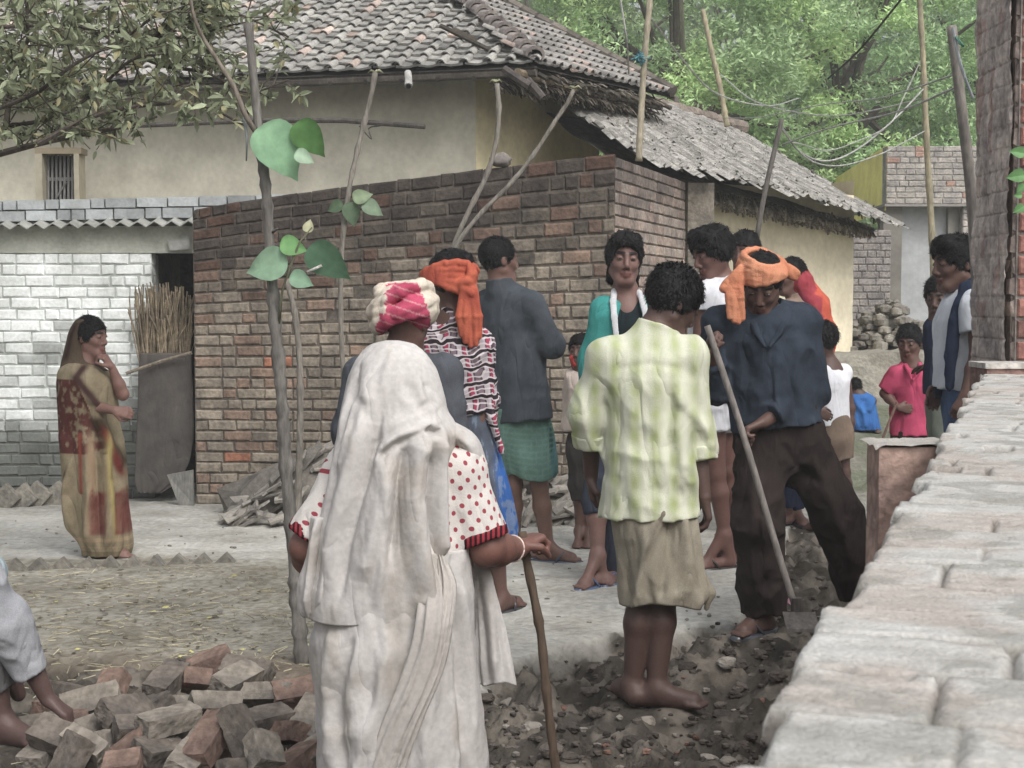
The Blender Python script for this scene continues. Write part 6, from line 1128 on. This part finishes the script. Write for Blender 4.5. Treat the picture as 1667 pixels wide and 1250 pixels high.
def teal_woman():
    p = Person('young woman facing the camera in a teal cardigan over a black top, long dark hair', 7.35, 990, dict(hd=(1016, 424), nk=(1018, 478, .02), sl=(985, 505), sr=(1058, 507), el=(962, 590, .03), wl=(958, 680, -.02), er=(1082, 600), wr=(1076, 690, -.02), pv=(1008, 690), hl=(988, 720), hr=(1028, 720), kl=(970, 815, -.04), kr=(1000, 830), al=(974, 905, -.12), ar=(1004, 940, 0), tl=(945, 930, -.24), tr=(988, 965, -.12)), .98, 1.04, skin=(104, 74, 66))
    p.tf = np.array([0, -1., 0]); p.body((.06, -1, -.02), (.05, 0, 1), h=.005, hands=(('l', (0, 0, -1), (1, 0, 0), .3, 1), ('r', (0, 0, -1), (-1, 0, 0), .3, -1)))
    p.hair(vol=.016, low=-.06, noise=.01, line=.012, quiff=.012, long_=[((-.05, -.05, -.02), (-.062, -.05, -.10), .03, .02), ((-.04, -.06, -.06), (-.045, -.065, -.15), .034, .024), ((.045, -.06, -.05), (.045, -.065, -.10), .03, .022)])
    TL = cloth('teal_knit', (44, 156, 150), (34, 136, 132)); J = p.J
    p.shirt(cloth('black_top', (34, 38, 44), (28, 50, 54), sc_=30), (1012, 735), rt=.122, rb=.16, sh=.05, sleeve=.05, rs=(.045, .045, .045), collar=False, name='black_top', neckr=.075, wr=.005)
    mid = W(1024, 575, p.d - .17); pr = cones(p, [((1000, 530, 0), (978, 612, 0), .105, .09, dict(n=p.tf, q=1.05, cut=True)), ((1050, 530, 0), (1066, 612, 0), .09, .085, dict(n=p.tf, q=1.05, cut=True)), ((985, 507, 0), (1056, 507, 0), .062, .062, dict(k=.05)), ((985, 507, 0), (962, 590, .03), .066, .06, dict(k=.04)), ((962, 590, .03), (959, 640, .0), .06, .056, dict(cut=True)), ((1058, 507, 0), (1082, 600, 0), .064, .06), ((1082, 600, 0), (1080, 640, 0), .06, .055, dict(cut=True))], k=.04)
    p.sdf('cardigan', TL, pr, subs=[(W(1027, 540, p.d - .12), (.068, .12, .2)), (J['nk'] + [.0, -.02, .06], .075)], wr=.006, seed=3)
    CE = cloth('white_trim', (196, 198, 202)); fl = dict(n=(0, -1, .1), q=2.6, k=.008)
    for q in ([(1000, 474, -.02), (998, 490, -.085), (1000, 515, -.125), (1003, 545, -.14)], [(1040, 476, -.02), (1046, 490, -.085), (1052, 515, -.12), (1052, 560, -.14)]): p.sdf('collar_edge', CE, [(W(a[0], a[1], p.d + a[2]), W(b_[0], b_[1], p.d + b_[2]), .016, .015, fl) for a, b_ in zip(q, q[1:])], wr=.001, h=.0045)
    p.trousers(cloth('blue_black_jeans', (58, 64, 80), (48, 54, 66)), r=(.085, .062, .05), which='r', wr=.006)
    p.sdf('rolled_leg', bpy.data.materials['blue_black_jeans'], [(J['hl'], J['kl'], .085, .066, dict(k=.03)), (J['kl'], J['kl'] + (J['al'] - J['kl']) * .22, .066, .06, dict(cut=True, k=.02))], wr=.008, h=.007)
    p.slippers((78, 100, 138))
def green_shirt_man():
    p = Person('barefoot young man in a yellow-green striped shirt and khaki wrap, head bowed', 5.09, 1062, dict(hd=(1095, 492, .02), nk=(1062, 550), sl=(990, 586, 0), sr=(1118, 580, 0), el=(962, 672, .04), wl=(962, 775, .12), er=(1128, 694, .04), wr=(1146, 806, .0), pv=(1060, 800), hl=(1048, 840), hr=(1084, 840), kl=(1043, 965, -.0), kr=(1081, 960, 0), al=(1030, 1118, 0), ar=(1068, 1124, -.03), tl=(1016, 1145, .08), tr=(1120, 1150, -.06), tf=(.2, .98, 0)), 1.0, .99, skin=(74, 54, 48))
    p.body((.72, .42, -.5), (.38, .1, .9), h=.0055, hands=(('l', (.1, .3, -1), (1, 0, 0), .4, 1), ('r', (.2, .1, -1), (-1, 0, 0), .45, 1)))
    p.hair(vol=.016, low=-.055, noise=.011, h=.0055)
    GS = cloth('green_striped_cotton', (170, 180, 120), pat=pat_green, bump=.2, var=.06)
    p.shirt(GS, (1058, 836), rt=.144, rb=.168, q=1.35, sleeve=1.42, rs=(.068, .065, .061), sh=.066, wr=.011, ws=(7, 7, 4), h=.006, seed=11, ridges=[([(1095, 610), (1085, 700), (1098, 780)], -.016, 9), ([(1112, 620), (1105, 700), (1120, 780)], .012, 9), ([(985, 640), (992, 720), (985, 790)], -.012, 8), ([(1000, 600), (1060, 592), (1110, 600)], -.006, 6), ([(1100, 640), (1150, 700), (1160, 735)], .012, 9), ([(1030, 640), (1022, 760), (1035, 830)], .007, 10)])
    J = p.J
    for x, f0 in (('l', .3), ('r', .33)):
        e, w = J['e' + x], J['w' + x]; p.sdf('rolled_cuff', GS, [(e + (w - e) * f0, e + (w - e) * (f0 + .17), .068, .065, dict(cut=True, cuta=True, k=.01))], wr=.004, h=.006)
    pr = [(J['nk'] + [-.01, .01, -.02], J['nk'] + [.025, .02, .03], .07, .066, dict(cut=True))]
    p.sdf('collar', GS, pr, subs=[(J['nk'] + [.035, .03, .07], .064)], wr=.002, h=.005)
    def kc(px, py, sa): C = np.tile(hx(160, 152, 134), (len(px), 1)) * (.86 + .28 * fbm(np.stack([px / 14, py / 30, sa], -1), 4))[:, None]; return mixc(C, hx(110, 102, 90), segm(px, py, [(1076, 815), (1062, 850), (1046, 905)], 3) * .7)
    V, Fs, C = loft([(790, 992, 1120), (830, 994, 1128), (870, 1000, 1134), (910, 1008, 1140), (945, 1010, 1147), (968, 1012, 1152), (980, 1014, 1146)], p.d, q=.8, noise=.016, nf=9, seg=200, seed=12, sq=.75, colf=kc, wave=5, ridges=[([(1078, 815), (1062, 850), (1044, 905), (1036, 970)], .016, 8), ([(1090, 830), (1080, 900), (1068, 975)], -.014, 9), ([(1105, 820), (1112, 900), (1108, 970)], .014, 10), ([(1125, 820), (1140, 900), (1152, 960)], .014, 7), ([(1020, 870), (1026, 970)], -.01, 9)]); part('khaki_wrap', V, Fs, CLV, p.o, C)
    p.sdf('wrap_corner', CLV, cones(p, [((1138, 940, 0), (1156, 966, -.02), .026, .014, dict(n=(0, 1, 0), q=2)), ((1156, 966, -.02), (1150, 990, -.02), .014, .006)], k=.015), wr=.003, h=.005, col=lambda V: np.tile(hx(150, 142, 124), (len(V), 1)))
def white_vest_man():
    p = Person('young man with thick hair in white vest and shorts, looking down behind the digger', 7.75, 1178, dict(hd=(1160, 412), nk=(1176, 462, .02), sl=(1146, 482, -.1), sr=(1198, 474, .12), el=(1138, 570, -.1), wl=(1142, 640, -.16), er=(1212, 560, .15), wr=(1205, 640, .1), pv=(1168, 622), hl=(1160, 645, -.04), hr=(1182, 645, .06), kl=(1166, 770, -.04), kr=(1186, 765, .06), al=(1180, 872, -.04), ar=(1192, 862, .1), tl=(1150, 885, -.08), tr=(1175, 880, .05), tf=(-.75, -.66, 0)), 1.02, 1.08, skin=(98, 66, 58))
    p.body((-.84, -.42, -.34), (-.25, -.1, .96), h=.006, hands=(('l', (-.2, -.2, -.9), (1, 0, 0), .5, 1),)); p.hair(vol=.02, low=-.05, noise=.014, quiff=.02)
    WT = cloth('white_cotton', (222, 222, 228), (206, 208, 216), var=.06)
    p.shirt(WT, (1164, 650), rt=.165, rb=.15, q=1.25, sleeve=.22, rs=(.064, .06, .05), collar=False, name='vest', neckr=.07, wr=.008)
    p.trousers(WT, r=(.1, .085, .06), end=-1, name='shorts', wr=.008) if False else p.sdf('shorts', WT, cones(p, [((1168, 620, 0), (1170, 660, 0), .13, .13, dict(n=p.tf, q=1.25)), ((1162, 650, -.04), (1166, 700, -.05), .088, .082, dict(cut=True)), ((1182, 650, .06), (1184, 698, .06), .088, .08, dict(cut=True))], k=.03), wr=.008, ws=(12, 12, 9))
    p.slippers((52, 46, 44))
def digger():
    p = Person('man in dark denim shirt and orange headcloth, digging with a hoe', 6.2, 1262, dict(hd=(1240, 462, -.07), nk=(1242, 516, .02), sl=(1176, 530, -.01), sr=(1304, 528, .02), el=(1166, 628, .02), wl=(1160, 580, -.13), er=(1322, 634, .02), wr=(1242, 688, -.17), pv=(1264, 682, .03), hl=(1238, 712, .02), hr=(1296, 712, .04), kl=(1232, 850, -.08), kr=(1362, 838, .08), al=(1242, 992, 0), ar=(1402, 958, .15), tl=(1206, 1028, -.1), tr=(1412, 985, .05), tf=(-.2, -.98, 0)), 1.04, 1.04, skin=(84, 60, 52))
    p.body((-.22, -.8, -.52), (-.05, -.5, .86), h=.0055, hands=(('l', (-.15, -.35, .9), (.9, -.35, 0), 1.0, -1), ('r', (-.85, -.2, -.35), (.1, -.3, -.9), .95, -1)))
    p.hair(vol=.009, low=-.03, noise=.008, smin=.115)
    DN = cloth('dark_denim', (58, 68, 82), (44, 52, 64), sc_=5)
    p.shirt(DN, (1262, 692), rt=.175, rb=.178, q=1.3, sleeve=1.82, rs=(.078, .07, .05), sh=.07, wr=.009, ws=(8, 8, 7), h=.0065, seed=21, neckr=.075, ridges=[([(1250, 530), (1268, 570), (1262, 640), (1270, 690)], .01, 5), ([(1290, 560), (1284, 620), (1300, 680)], -.014, 8), ([(1210, 560), (1225, 620)], -.012, 9)])
    for q in ([(1222, 512, -.06), (1232, 540, -.13), (1246, 566, -.165)], [(1268, 508, -.06), (1272, 532, -.12), (1252, 566, -.165)]): tubepart(p, 'collar', q, [.016, .02, .006], (66, 80, 92), mt=DN, n=8)
    p.sdf('inner_shirt', cloth('grey_inner', (120, 118, 118)), cones(p, [((1246, 525, -.06), (1250, 562, -.115), .03, .012)]), wr=0, h=.006)
    BT = cloth('dark_brown_twill', (58, 48, 46), (48, 40, 39))
    p.trousers(BT, r=(.105, .094, .092), end=1.0, waist=.165, wr=.012, h=.007, seed=9, ridges=[([(1225, 760), (1222, 880), (1232, 1000)], .012, 8), ([(1320, 740), (1360, 830), (1390, 930)], .012, 9), ([(1270, 720), (1300, 760), (1340, 790)], -.012, 7)])
    OC = cloth('pale_orange_cloth', (218, 142, 100), (200, 116, 76), sc_=8, bump=.4)
    c = p.J['hd'] + np.array([0, 0, .0]); L = loops(c, (-.22, -.93, -.25), (-.02, -.25, .95), 1.04, [(e, (.094 + .003 * math.sin(i * 2.3)) * math.sqrt(1 - (max(0, e - .034) / .12)**2), .116 * math.sqrt(1 - (max(0, e - .034) / .15)**2), .004 * math.sin(i), .006 * (i - 2)) for i, e in enumerate((.03, .044, .058, .072, .086, .1))], .0115)
    L += cones(p, [((1282, 436, -.06), (1296, 446, -.05), .022, .018), ((1284, 446, -.07), (1294, 452, -.05), .018, .012), ((1206, 438, -.14), (1184, 462, -.14), .018, .016), ((1203, 448, -.14), (1178, 470, -.14), .018, .017), ((1208, 454, -.14), (1190, 476, -.14), .018, .014), ((1184, 460, -.14), (1176, 470, -.13), .016, .012)], k=.006)
    for k_, (x0, x1, y1, x2, y2) in enumerate(((1196, 1186, 480, 1188, 516), (1199, 1193, 484, 1195, 522), (1203, 1200, 486, 1202, 524), (1206, 1206, 486, 1209, 518))): L += cones(p, [((x0, 446, -.145), (x1, y1, -.15 - .006 * (k_ % 2)), .012, .013), ((x1, y1, -.15 - .006 * (k_ % 2)), (x2, y2, -.145), .013, .011)], k=.005)
    p.sdf('headcloth', OC, L, wr=.0025, ws=(10, 10, 34), seed=5, h=.0048)
    p.slippers((66, 70, 78), 'l')
    b = MB(); q = [W(1151, 530, p.d - .2), W(1296, 985, p.d - .3)]; q = [q[0] + (q[1] - q[0]) * t_ + np.array([.006 * math.sin(t_ * 5), 0, 0]) for t_ in np.linspace(0, 1, 30)]; b.tube(q, .0135, 10, hx(140, 132, 126)); t = thing('hoe', 'long-handled hoe held by the digger, its blade in the mud', 'hoe', W(1296, 985, p.d - .3)); b.part('handle', WOODD, t, True)
    b = MB(); e = W(1297, 985, p.d - .3); b.tube([e + [0, 0, .03], e - [0, 0, .03]], .024, 10, hx(90, 84, 80)); b.box(e + [-.06, -.02, -.035], [.13, -.01, 0], [0, -.09, -.05], [0, .004, .012], hx(104, 98, 94)); b.part('blade', WOODD, t)
    b = MB(); rs = np.random.RandomState(2)
    c = G(1278, 1000); u, v = np.meshgrid(np.linspace(-1, 1, 14), np.linspace(-1, 1, 14), indexing='ij'); P = c + np.stack([u * .055, v * .05, .03 + .05 * fbm(np.stack([u * 2, v * 2, 0 * u], -1), 4)], -1); k = (np.arange(13)[:, None] * 14 + np.arange(13)[None]).ravel(); b.add(P.reshape(-1, 3), np.stack([k, k + 14, k + 15, k + 1], -1), hx(214, 150, 170)); b.solo('plastic_scrap', 'crumpled pink scrap of plastic in the mud by the hoe blade', 'scrap', CLV, c, True)
def back_people():
    p = Person('person whose dark hair shows between the white vest man and the orange headcloth', 8.8, 1222, dict(hd=(1212, 412), nk=(1218, 455), sl=(1195, 475), sr=(1248, 475), el=(1195, 550), wl=(1200, 610), er=(1250, 550), wr=(1248, 610), pv=(1225, 640), hl=(1212, 655), hr=(1234, 655), kl=(1216, 750), kr=(1236, 750), al=(1218, 848), ar=(1236, 848), tl=(1214, 870, -.1), tr=(1234, 870, -.1)), .95, 1.0)
    p.tf = np.array([0, -1., 0]); p.body((-.5, -.85, -.1), h=.009); p.hair(vol=.016, noise=.01); p.shirt(cloth('brown_shirt', (110, 96, 88)), (1225, 650), sleeve=1.3); p.trousers(cloth('dull_trousers', (80, 76, 74)))
    p = Person('woman in a crimson and orange shawl behind the digging man', 9.2, 1300, dict(hd=(1287, 450), nk=(1298, 488), sl=(1285, 505, -.08), sr=(1325, 508, .08), el=(1290, 570, -.1), wl=(1280, 620, -.12), er=(1330, 580, .1), wr=(1320, 620, .1), pv=(1302, 640), hl=(1282, 655), hr=(1296, 655), kl=(1278, 745), kr=(1290, 745, .04), al=(1280, 825), ar=(1293, 828, .05), tl=(1266, 842, -.05), tr=(1300, 846, .0), tf=(-.9, -.4, 0)), .95, .95, skin=(96, 68, 60))
    p.body((-.9, -.35, -.1), h=.008); p.hair(vol=.008, noise=.006)
    def sc2(V): px, py = proj(V); n = fbm(V * 20, 3); C = np.tile(hx(166, 54, 68), (len(V), 1)); C = mixc(C, hx(206, 84, 56), sst(.45, .6, n + (px - 1325) / 70)); return mixc(C, hx(110, 40, 78), segm(px, py, [(1300, 480), (1325, 530)], 7) * .9)
    p.sdf('shawl', CLV, cones(p, [((1300, 446, .03), (1302, 455, .0), .055, .06), ((1303, 465, 0), (1325, 500, 0), .075, .085), ((1325, 500, 0), (1330, 545, 0), .09, .11), ((1330, 545, 0), (1322, 640, 0), .11, .11)], k=.05), wr=.008, ws=(14, 14, 7), col=sc2)
    p.shirt(cloth('faded_kameez', (140, 118, 104)), (1300, 700), sleeve=1.3, rb=.14, rt=.13); p.trousers(cloth('navy_trousers', (44, 52, 82), (36, 42, 66)), r=(.08, .07, .06)); p.slippers((44, 44, 52))
    p = Person('boy from behind in a white vest and brown shorts beside the digger', 8.9, 1355, dict(hd=(1338, 556), nk=(1349, 594), sl=(1330, 610, -.06), sr=(1374, 606, .05), el=(1314, 640, -.1), wl=(1330, 668, -.16), er=(1384, 665, .05), wr=(1382, 728, .05), pv=(1356, 692), hl=(1346, 706), hr=(1368, 706), kl=(1344, 765), kr=(1374, 768), al=(1338, 838), ar=(1382, 832), tl=(1326, 858, .05), tr=(1374, 858, .05), tf=(-.5, .86, 0)), .78, .95, skin=(76, 54, 48))
    p.body((-.7, .6, -.3), h=.007, hands=(('r', (0, 0, -1), (-1, 0, 0), .4, 1), ('l', (.5, -.4, -.3), (0, 1, 0), .5, 1))); p.hair(vol=.014, noise=.01)
    p.shirt(bpy.data.materials['white_cotton'], (1354, 690), rt=.14, rb=.155, sleeve=.12, rs=(.045, .04, .04), sh=.05, collar=False, name='vest', neckr=.085, wr=.006)
    p.sdf('shorts', cloth('tan_shorts', (128, 108, 92), (108, 92, 80)), cones(p, [((1356, 690, 0), (1357, 712, 0), .11, .115, dict(n=p.tf, q=1.2)), ((1347, 705, 0), (1346, 748, 0), .075, .072, dict(cut=True)), ((1367, 705, 0), (1370, 746, 0), .075, .072, dict(cut=True))], k=.03), wr=.006)
    p = Person('small child in bright blue crouching with bowed head by the earth bank', 12.0, 1405, dict(hd=(1392, 632, .02), nk=(1399, 645, 0), sl=(1384, 652), sr=(1420, 652), el=(1382, 675, .1), wl=(1395, 690, .2), er=(1424, 675, .1), wr=(1412, 690, .2), pv=(1408, 690), hl=(1400, 694), hr=(1416, 694), kl=(1388, 682, .18), kr=(1424, 682, .18), al=(1392, 702, .08), ar=(1424, 700, .0), tl=(1388, 706, .2), tr=(1432, 704, -.12), tf=(0, 1, 0)), .62, .6, skin=(70, 52, 46), zf=.33)
    p.body((-.4, .6, -.6), h=.008, brow=False); p.hair(vol=.01)
    V, Fs, C = loft([(638, 1394, 1410), (643, 1380, 1420), (652, 1378, 1424), (670, 1379, 1428), (690, 1380, 1432), (700, 1386, 1434)], p.d - .0, q=.7, noise=.012, nf=9, seed=3, seg=90, step=1.5, ridges=[([(1385, 645), (1402, 672), (1404, 698)], .02, 5), ([(1420, 645), (1408, 670)], .02, 5)]); part('blue_frock', V, Fs, cloth('blue_cloth', (44, 112, 186), (36, 92, 160)), p.o)
    p = Person('boy in a pink polo shirt with one hand on his hip', 9.2, 1487, dict(hd=(1480, 557), nk=(1484, 596), sl=(1460, 612), sr=(1514, 610), el=(1440, 640, .02), wl=(1462, 664, -.09), er=(1526, 648), wr=(1514, 688, -.05), pv=(1488, 690), hl=(1472, 705), hr=(1504, 705), kl=(1466, 780), kr=(1510, 780), al=(1462, 840), ar=(1514, 840), tl=(1458, 855, -.1), tr=(1512, 855, -.1), tf=(-.2, -1, 0)), .8, .9, skin=(86, 60, 52))
    p.body((-.45, -.85, -.25), h=.006, hands=(('l', (1, -.2, -.1), (0, .9, 0), .5, 1), ('r', (-.3, 0, -1), (-1, 0, 0), .4, 1))); p.hair(vol=.01, noise=.007)
    PK = cloth('pink_pique', (196, 62, 104), (178, 50, 92)); p.shirt(PK, (1487, 706), rt=.16, rb=.185, sleeve=.85, rs=(.07, .066, .05), wr=.008, name='polo_shirt', neckr=.07)
    for q in ([(1474, 594, -.05), (1480, 606, -.11), (1484, 618, -.13)], [(1498, 592, -.05), (1494, 606, -.11), (1486, 620, -.13)]): tubepart(p, 'collar', q, [.014, .016, .006], (196, 62, 104), mt=PK)
    p.trousers(cloth('dark_trousers', (56, 46, 46)), r=(.1, .08, .07), end=.3)
    b = MB(); b.tube([W(1460, 655, 9.05), W(1448, 685, 9.0), W(1436, 716, 8.95), W(1428, 760, 8.9), W(1424, 869, 8.86)], .009, 6, hx(112, 84, 72)); b.solo('stick', 'thin brown stick held against the pink shirt boy\'s hip', 'stick', WOODD, W(1424, 869, 8.86))
    p = Person('young man in a white T-shirt with a navy scarf, facing left beside the brick pillar', 7.0, 1575, dict(hd=(1556, 430), nk=(1577, 474), sl=(1588, 500, -.16), sr=(1568, 498, .16), el=(1592, 580, -.19), wl=(1572, 642, -.22), er=(1556, 575, .2), wr=(1535, 628, .1), pv=(1574, 630), hl=(1580, 655, -.07), hr=(1572, 655, .07), kl=(1578, 780, -.07), kr=(1570, 780, .07), al=(1580, 935, -.07), ar=(1575, 930, .07), tl=(1556, 960, -.07), tr=(1545, 955, .07), tf=(-.96, -.28, 0)), 1.02, 1.06, skin=(92, 66, 58))
    p.body((-.97, -.22, -.12), (-.1, 0, 1), h=.0055, hands=(('l', (-.35, -.05, -.93), (.1, 1, 0), .55, 1), ('r', (-.5, 0, -.8), (0, -1, 0), .4, 1))); p.hair(vol=.014, noise=.01, quiff=.02)
    p.shirt(cloth('white_jersey', (208, 214, 222), (196, 202, 212), var=.06), (1567, 632), rt=.165, rb=.155, q=1.2, sleeve=.5, rs=(.075, .075, .06), collar=False, name='t_shirt', wr=.008, neckr=.066)
    p.trousers(cloth('blue_jeans', (84, 108, 146), (70, 92, 128), sc_=10), r=(.1, .08, .07)); p.slippers((50, 46, 46))
    NV = cloth('navy_scarf', (46, 56, 80), (34, 44, 64)); p.sdf('scarf', NV, cones(p, [((1596, 458, -.02), (1572, 472, -.14), .034, .032), ((1572, 472, -.14), (1556, 520, -.17), .032, .03), ((1556, 520, -.17), (1548, 580, -.16), .03, .026), ((1548, 580, -.16), (1546, 628, -.15), .026, .02), ((1596, 458, -.02), (1588, 456, .08), .034, .03), ((1552, 500, .1), (1532, 600, .08), .026, .024), ((1532, 600, .08), (1528, 640, .08), .024, .02)], k=.012, n=(.25, -.97, 0), q=2.0), wr=.007, ws=(20, 20, 9), h=.0055)
    p = Person('boy in a navy shirt and grey-green trousers half hidden behind the white T-shirt', 7.9, 1540, dict(hd=(1530, 484), nk=(1538, 518), sl=(1522, 534), sr=(1562, 534), el=(1532, 585, .05), wl=(1516, 596, .18), er=(1565, 590), wr=(1560, 640), pv=(1544, 630), hl=(1534, 645), hr=(1556, 645), kl=(1534, 740), kr=(1556, 740), al=(1534, 870), ar=(1556, 870), tl=(1528, 900, -.1), tr=(1552, 900, -.1), tf=(-.3, -1, 0)), .82, .92, skin=(78, 58, 50))
    p.body((-.55, -.8, -.2), h=.0065, hands=(('l', (-.7, .6, -.1), (0, 0, -1), .3, 1),)); p.hair(vol=.014, noise=.009)
    p.shirt(cloth('navy_shirt', (44, 50, 72)), (1542, 640), sleeve=1.3, rt=.14, rb=.15, rs=(.06, .055, .05)); p.trousers(cloth('grey_green_trousers', (112, 120, 108)), r=(.1, .09, .08))
def edge_person():
    p = Person('person stooping over the brick heap at the left edge, mostly out of the picture', 4.62, 0, dict(hd=(-120, 880, -.1), nk=(-90, 915, 0), sl=(-40, 945, -.1), sr=(-20, 950, .12), el=(34, 1050, -.04), wl=(78, 1138, -.02), er=(0, 1060, .2), wr=(30, 1130, .25), pv=(-150, 985), hl=(-120, 1000, -.06), hr=(-120, 1000, .1), kl=(-22, 1062, -.02), kr=(-30, 1050, .12), al=(4, 1178, 0), ar=(-40, 1180, .15), tl=(42, 1215, -.03), tr=(0, 1200, .1), tf=(1, 0, -.2)), 1.0, 1.0, skin=(78, 58, 54))
    p.body((.7, 0, -.7), h=.008, hands=(('l', (.75, .0, -.6), (-.4, 0, -.9), .6, 1),))
    p.hair(vol=.012, noise=.007)
    GC = cloth('dusty_grey_cloth', (166, 168, 174), (140, 142, 148)); p.sdf('loose_sleeve', GC, cones(p, [((-40, 945, -.1), (6, 1010, -.06), .075, .07), ((6, 1010, -.06), (48, 1092, -.04), .07, .04, dict(cut=True)), ((20, 1020, -.04), (58, 1118, -.02), .035, .012)], k=.03), wr=.012, ws=(9, 9, 8))
    p.sdf('shirt', cloth('pale_blue_shirt', (150, 166, 172)), cones(p, [((-90, 925, 0), (-140, 980, 0), .15, .15), ((-60, 940, 0), (-12, 930, 0), .1, .045)], k=.05), wr=.008)
    p.sdf('trousers', cloth('grey_trousers_dusty', (110, 108, 110)), cones(p, [((-130, 1000, 0), (-30, 1060, -.02), .1, .075), ((-30, 1060, -.02), (-12, 1120, 0), .075, .065, dict(cut=True)), ((-130, 1000, .1), (-35, 1050, .12), .1, .075)], k=.03), wr=.01)
def build_people():
    for f in (sari_woman, old_woman, turban_man, plaid_man, dark_shirt_man, small_child, teal_woman, green_shirt_man, white_vest_man, digger, back_people, edge_person): f()
build_people()
build_ground(); build_walls(); build_houses(); build_near_wall(); build_plants(); build_litter()

# ------------------------------------------------------------------ air
def build_haze():
    m = bpy.data.materials.new('haze_air'); m.use_nodes = True; t = m.node_tree; t.nodes.remove(t.nodes['Principled BSDF'])
    v = t.nodes.new('ShaderNodeVolumePrincipled'); v.inputs['Density'].default_value = .0038; v.inputs['Color'].default_value = (.92, .95, .93, 1); lk(t, v.outputs[0], t.nodes['Material Output'].inputs['Volume'])
    b = MB(); b.box([-160, -30, -2], [320, 0, 0], [0, 540, 0], [0, 0, 21], (1, 1, 1)); V, Fs, C = b.out()
    solo('haze', None, None, V, Fs, m, (0, 0, 0), None, False, kind='stuff')
build_haze()
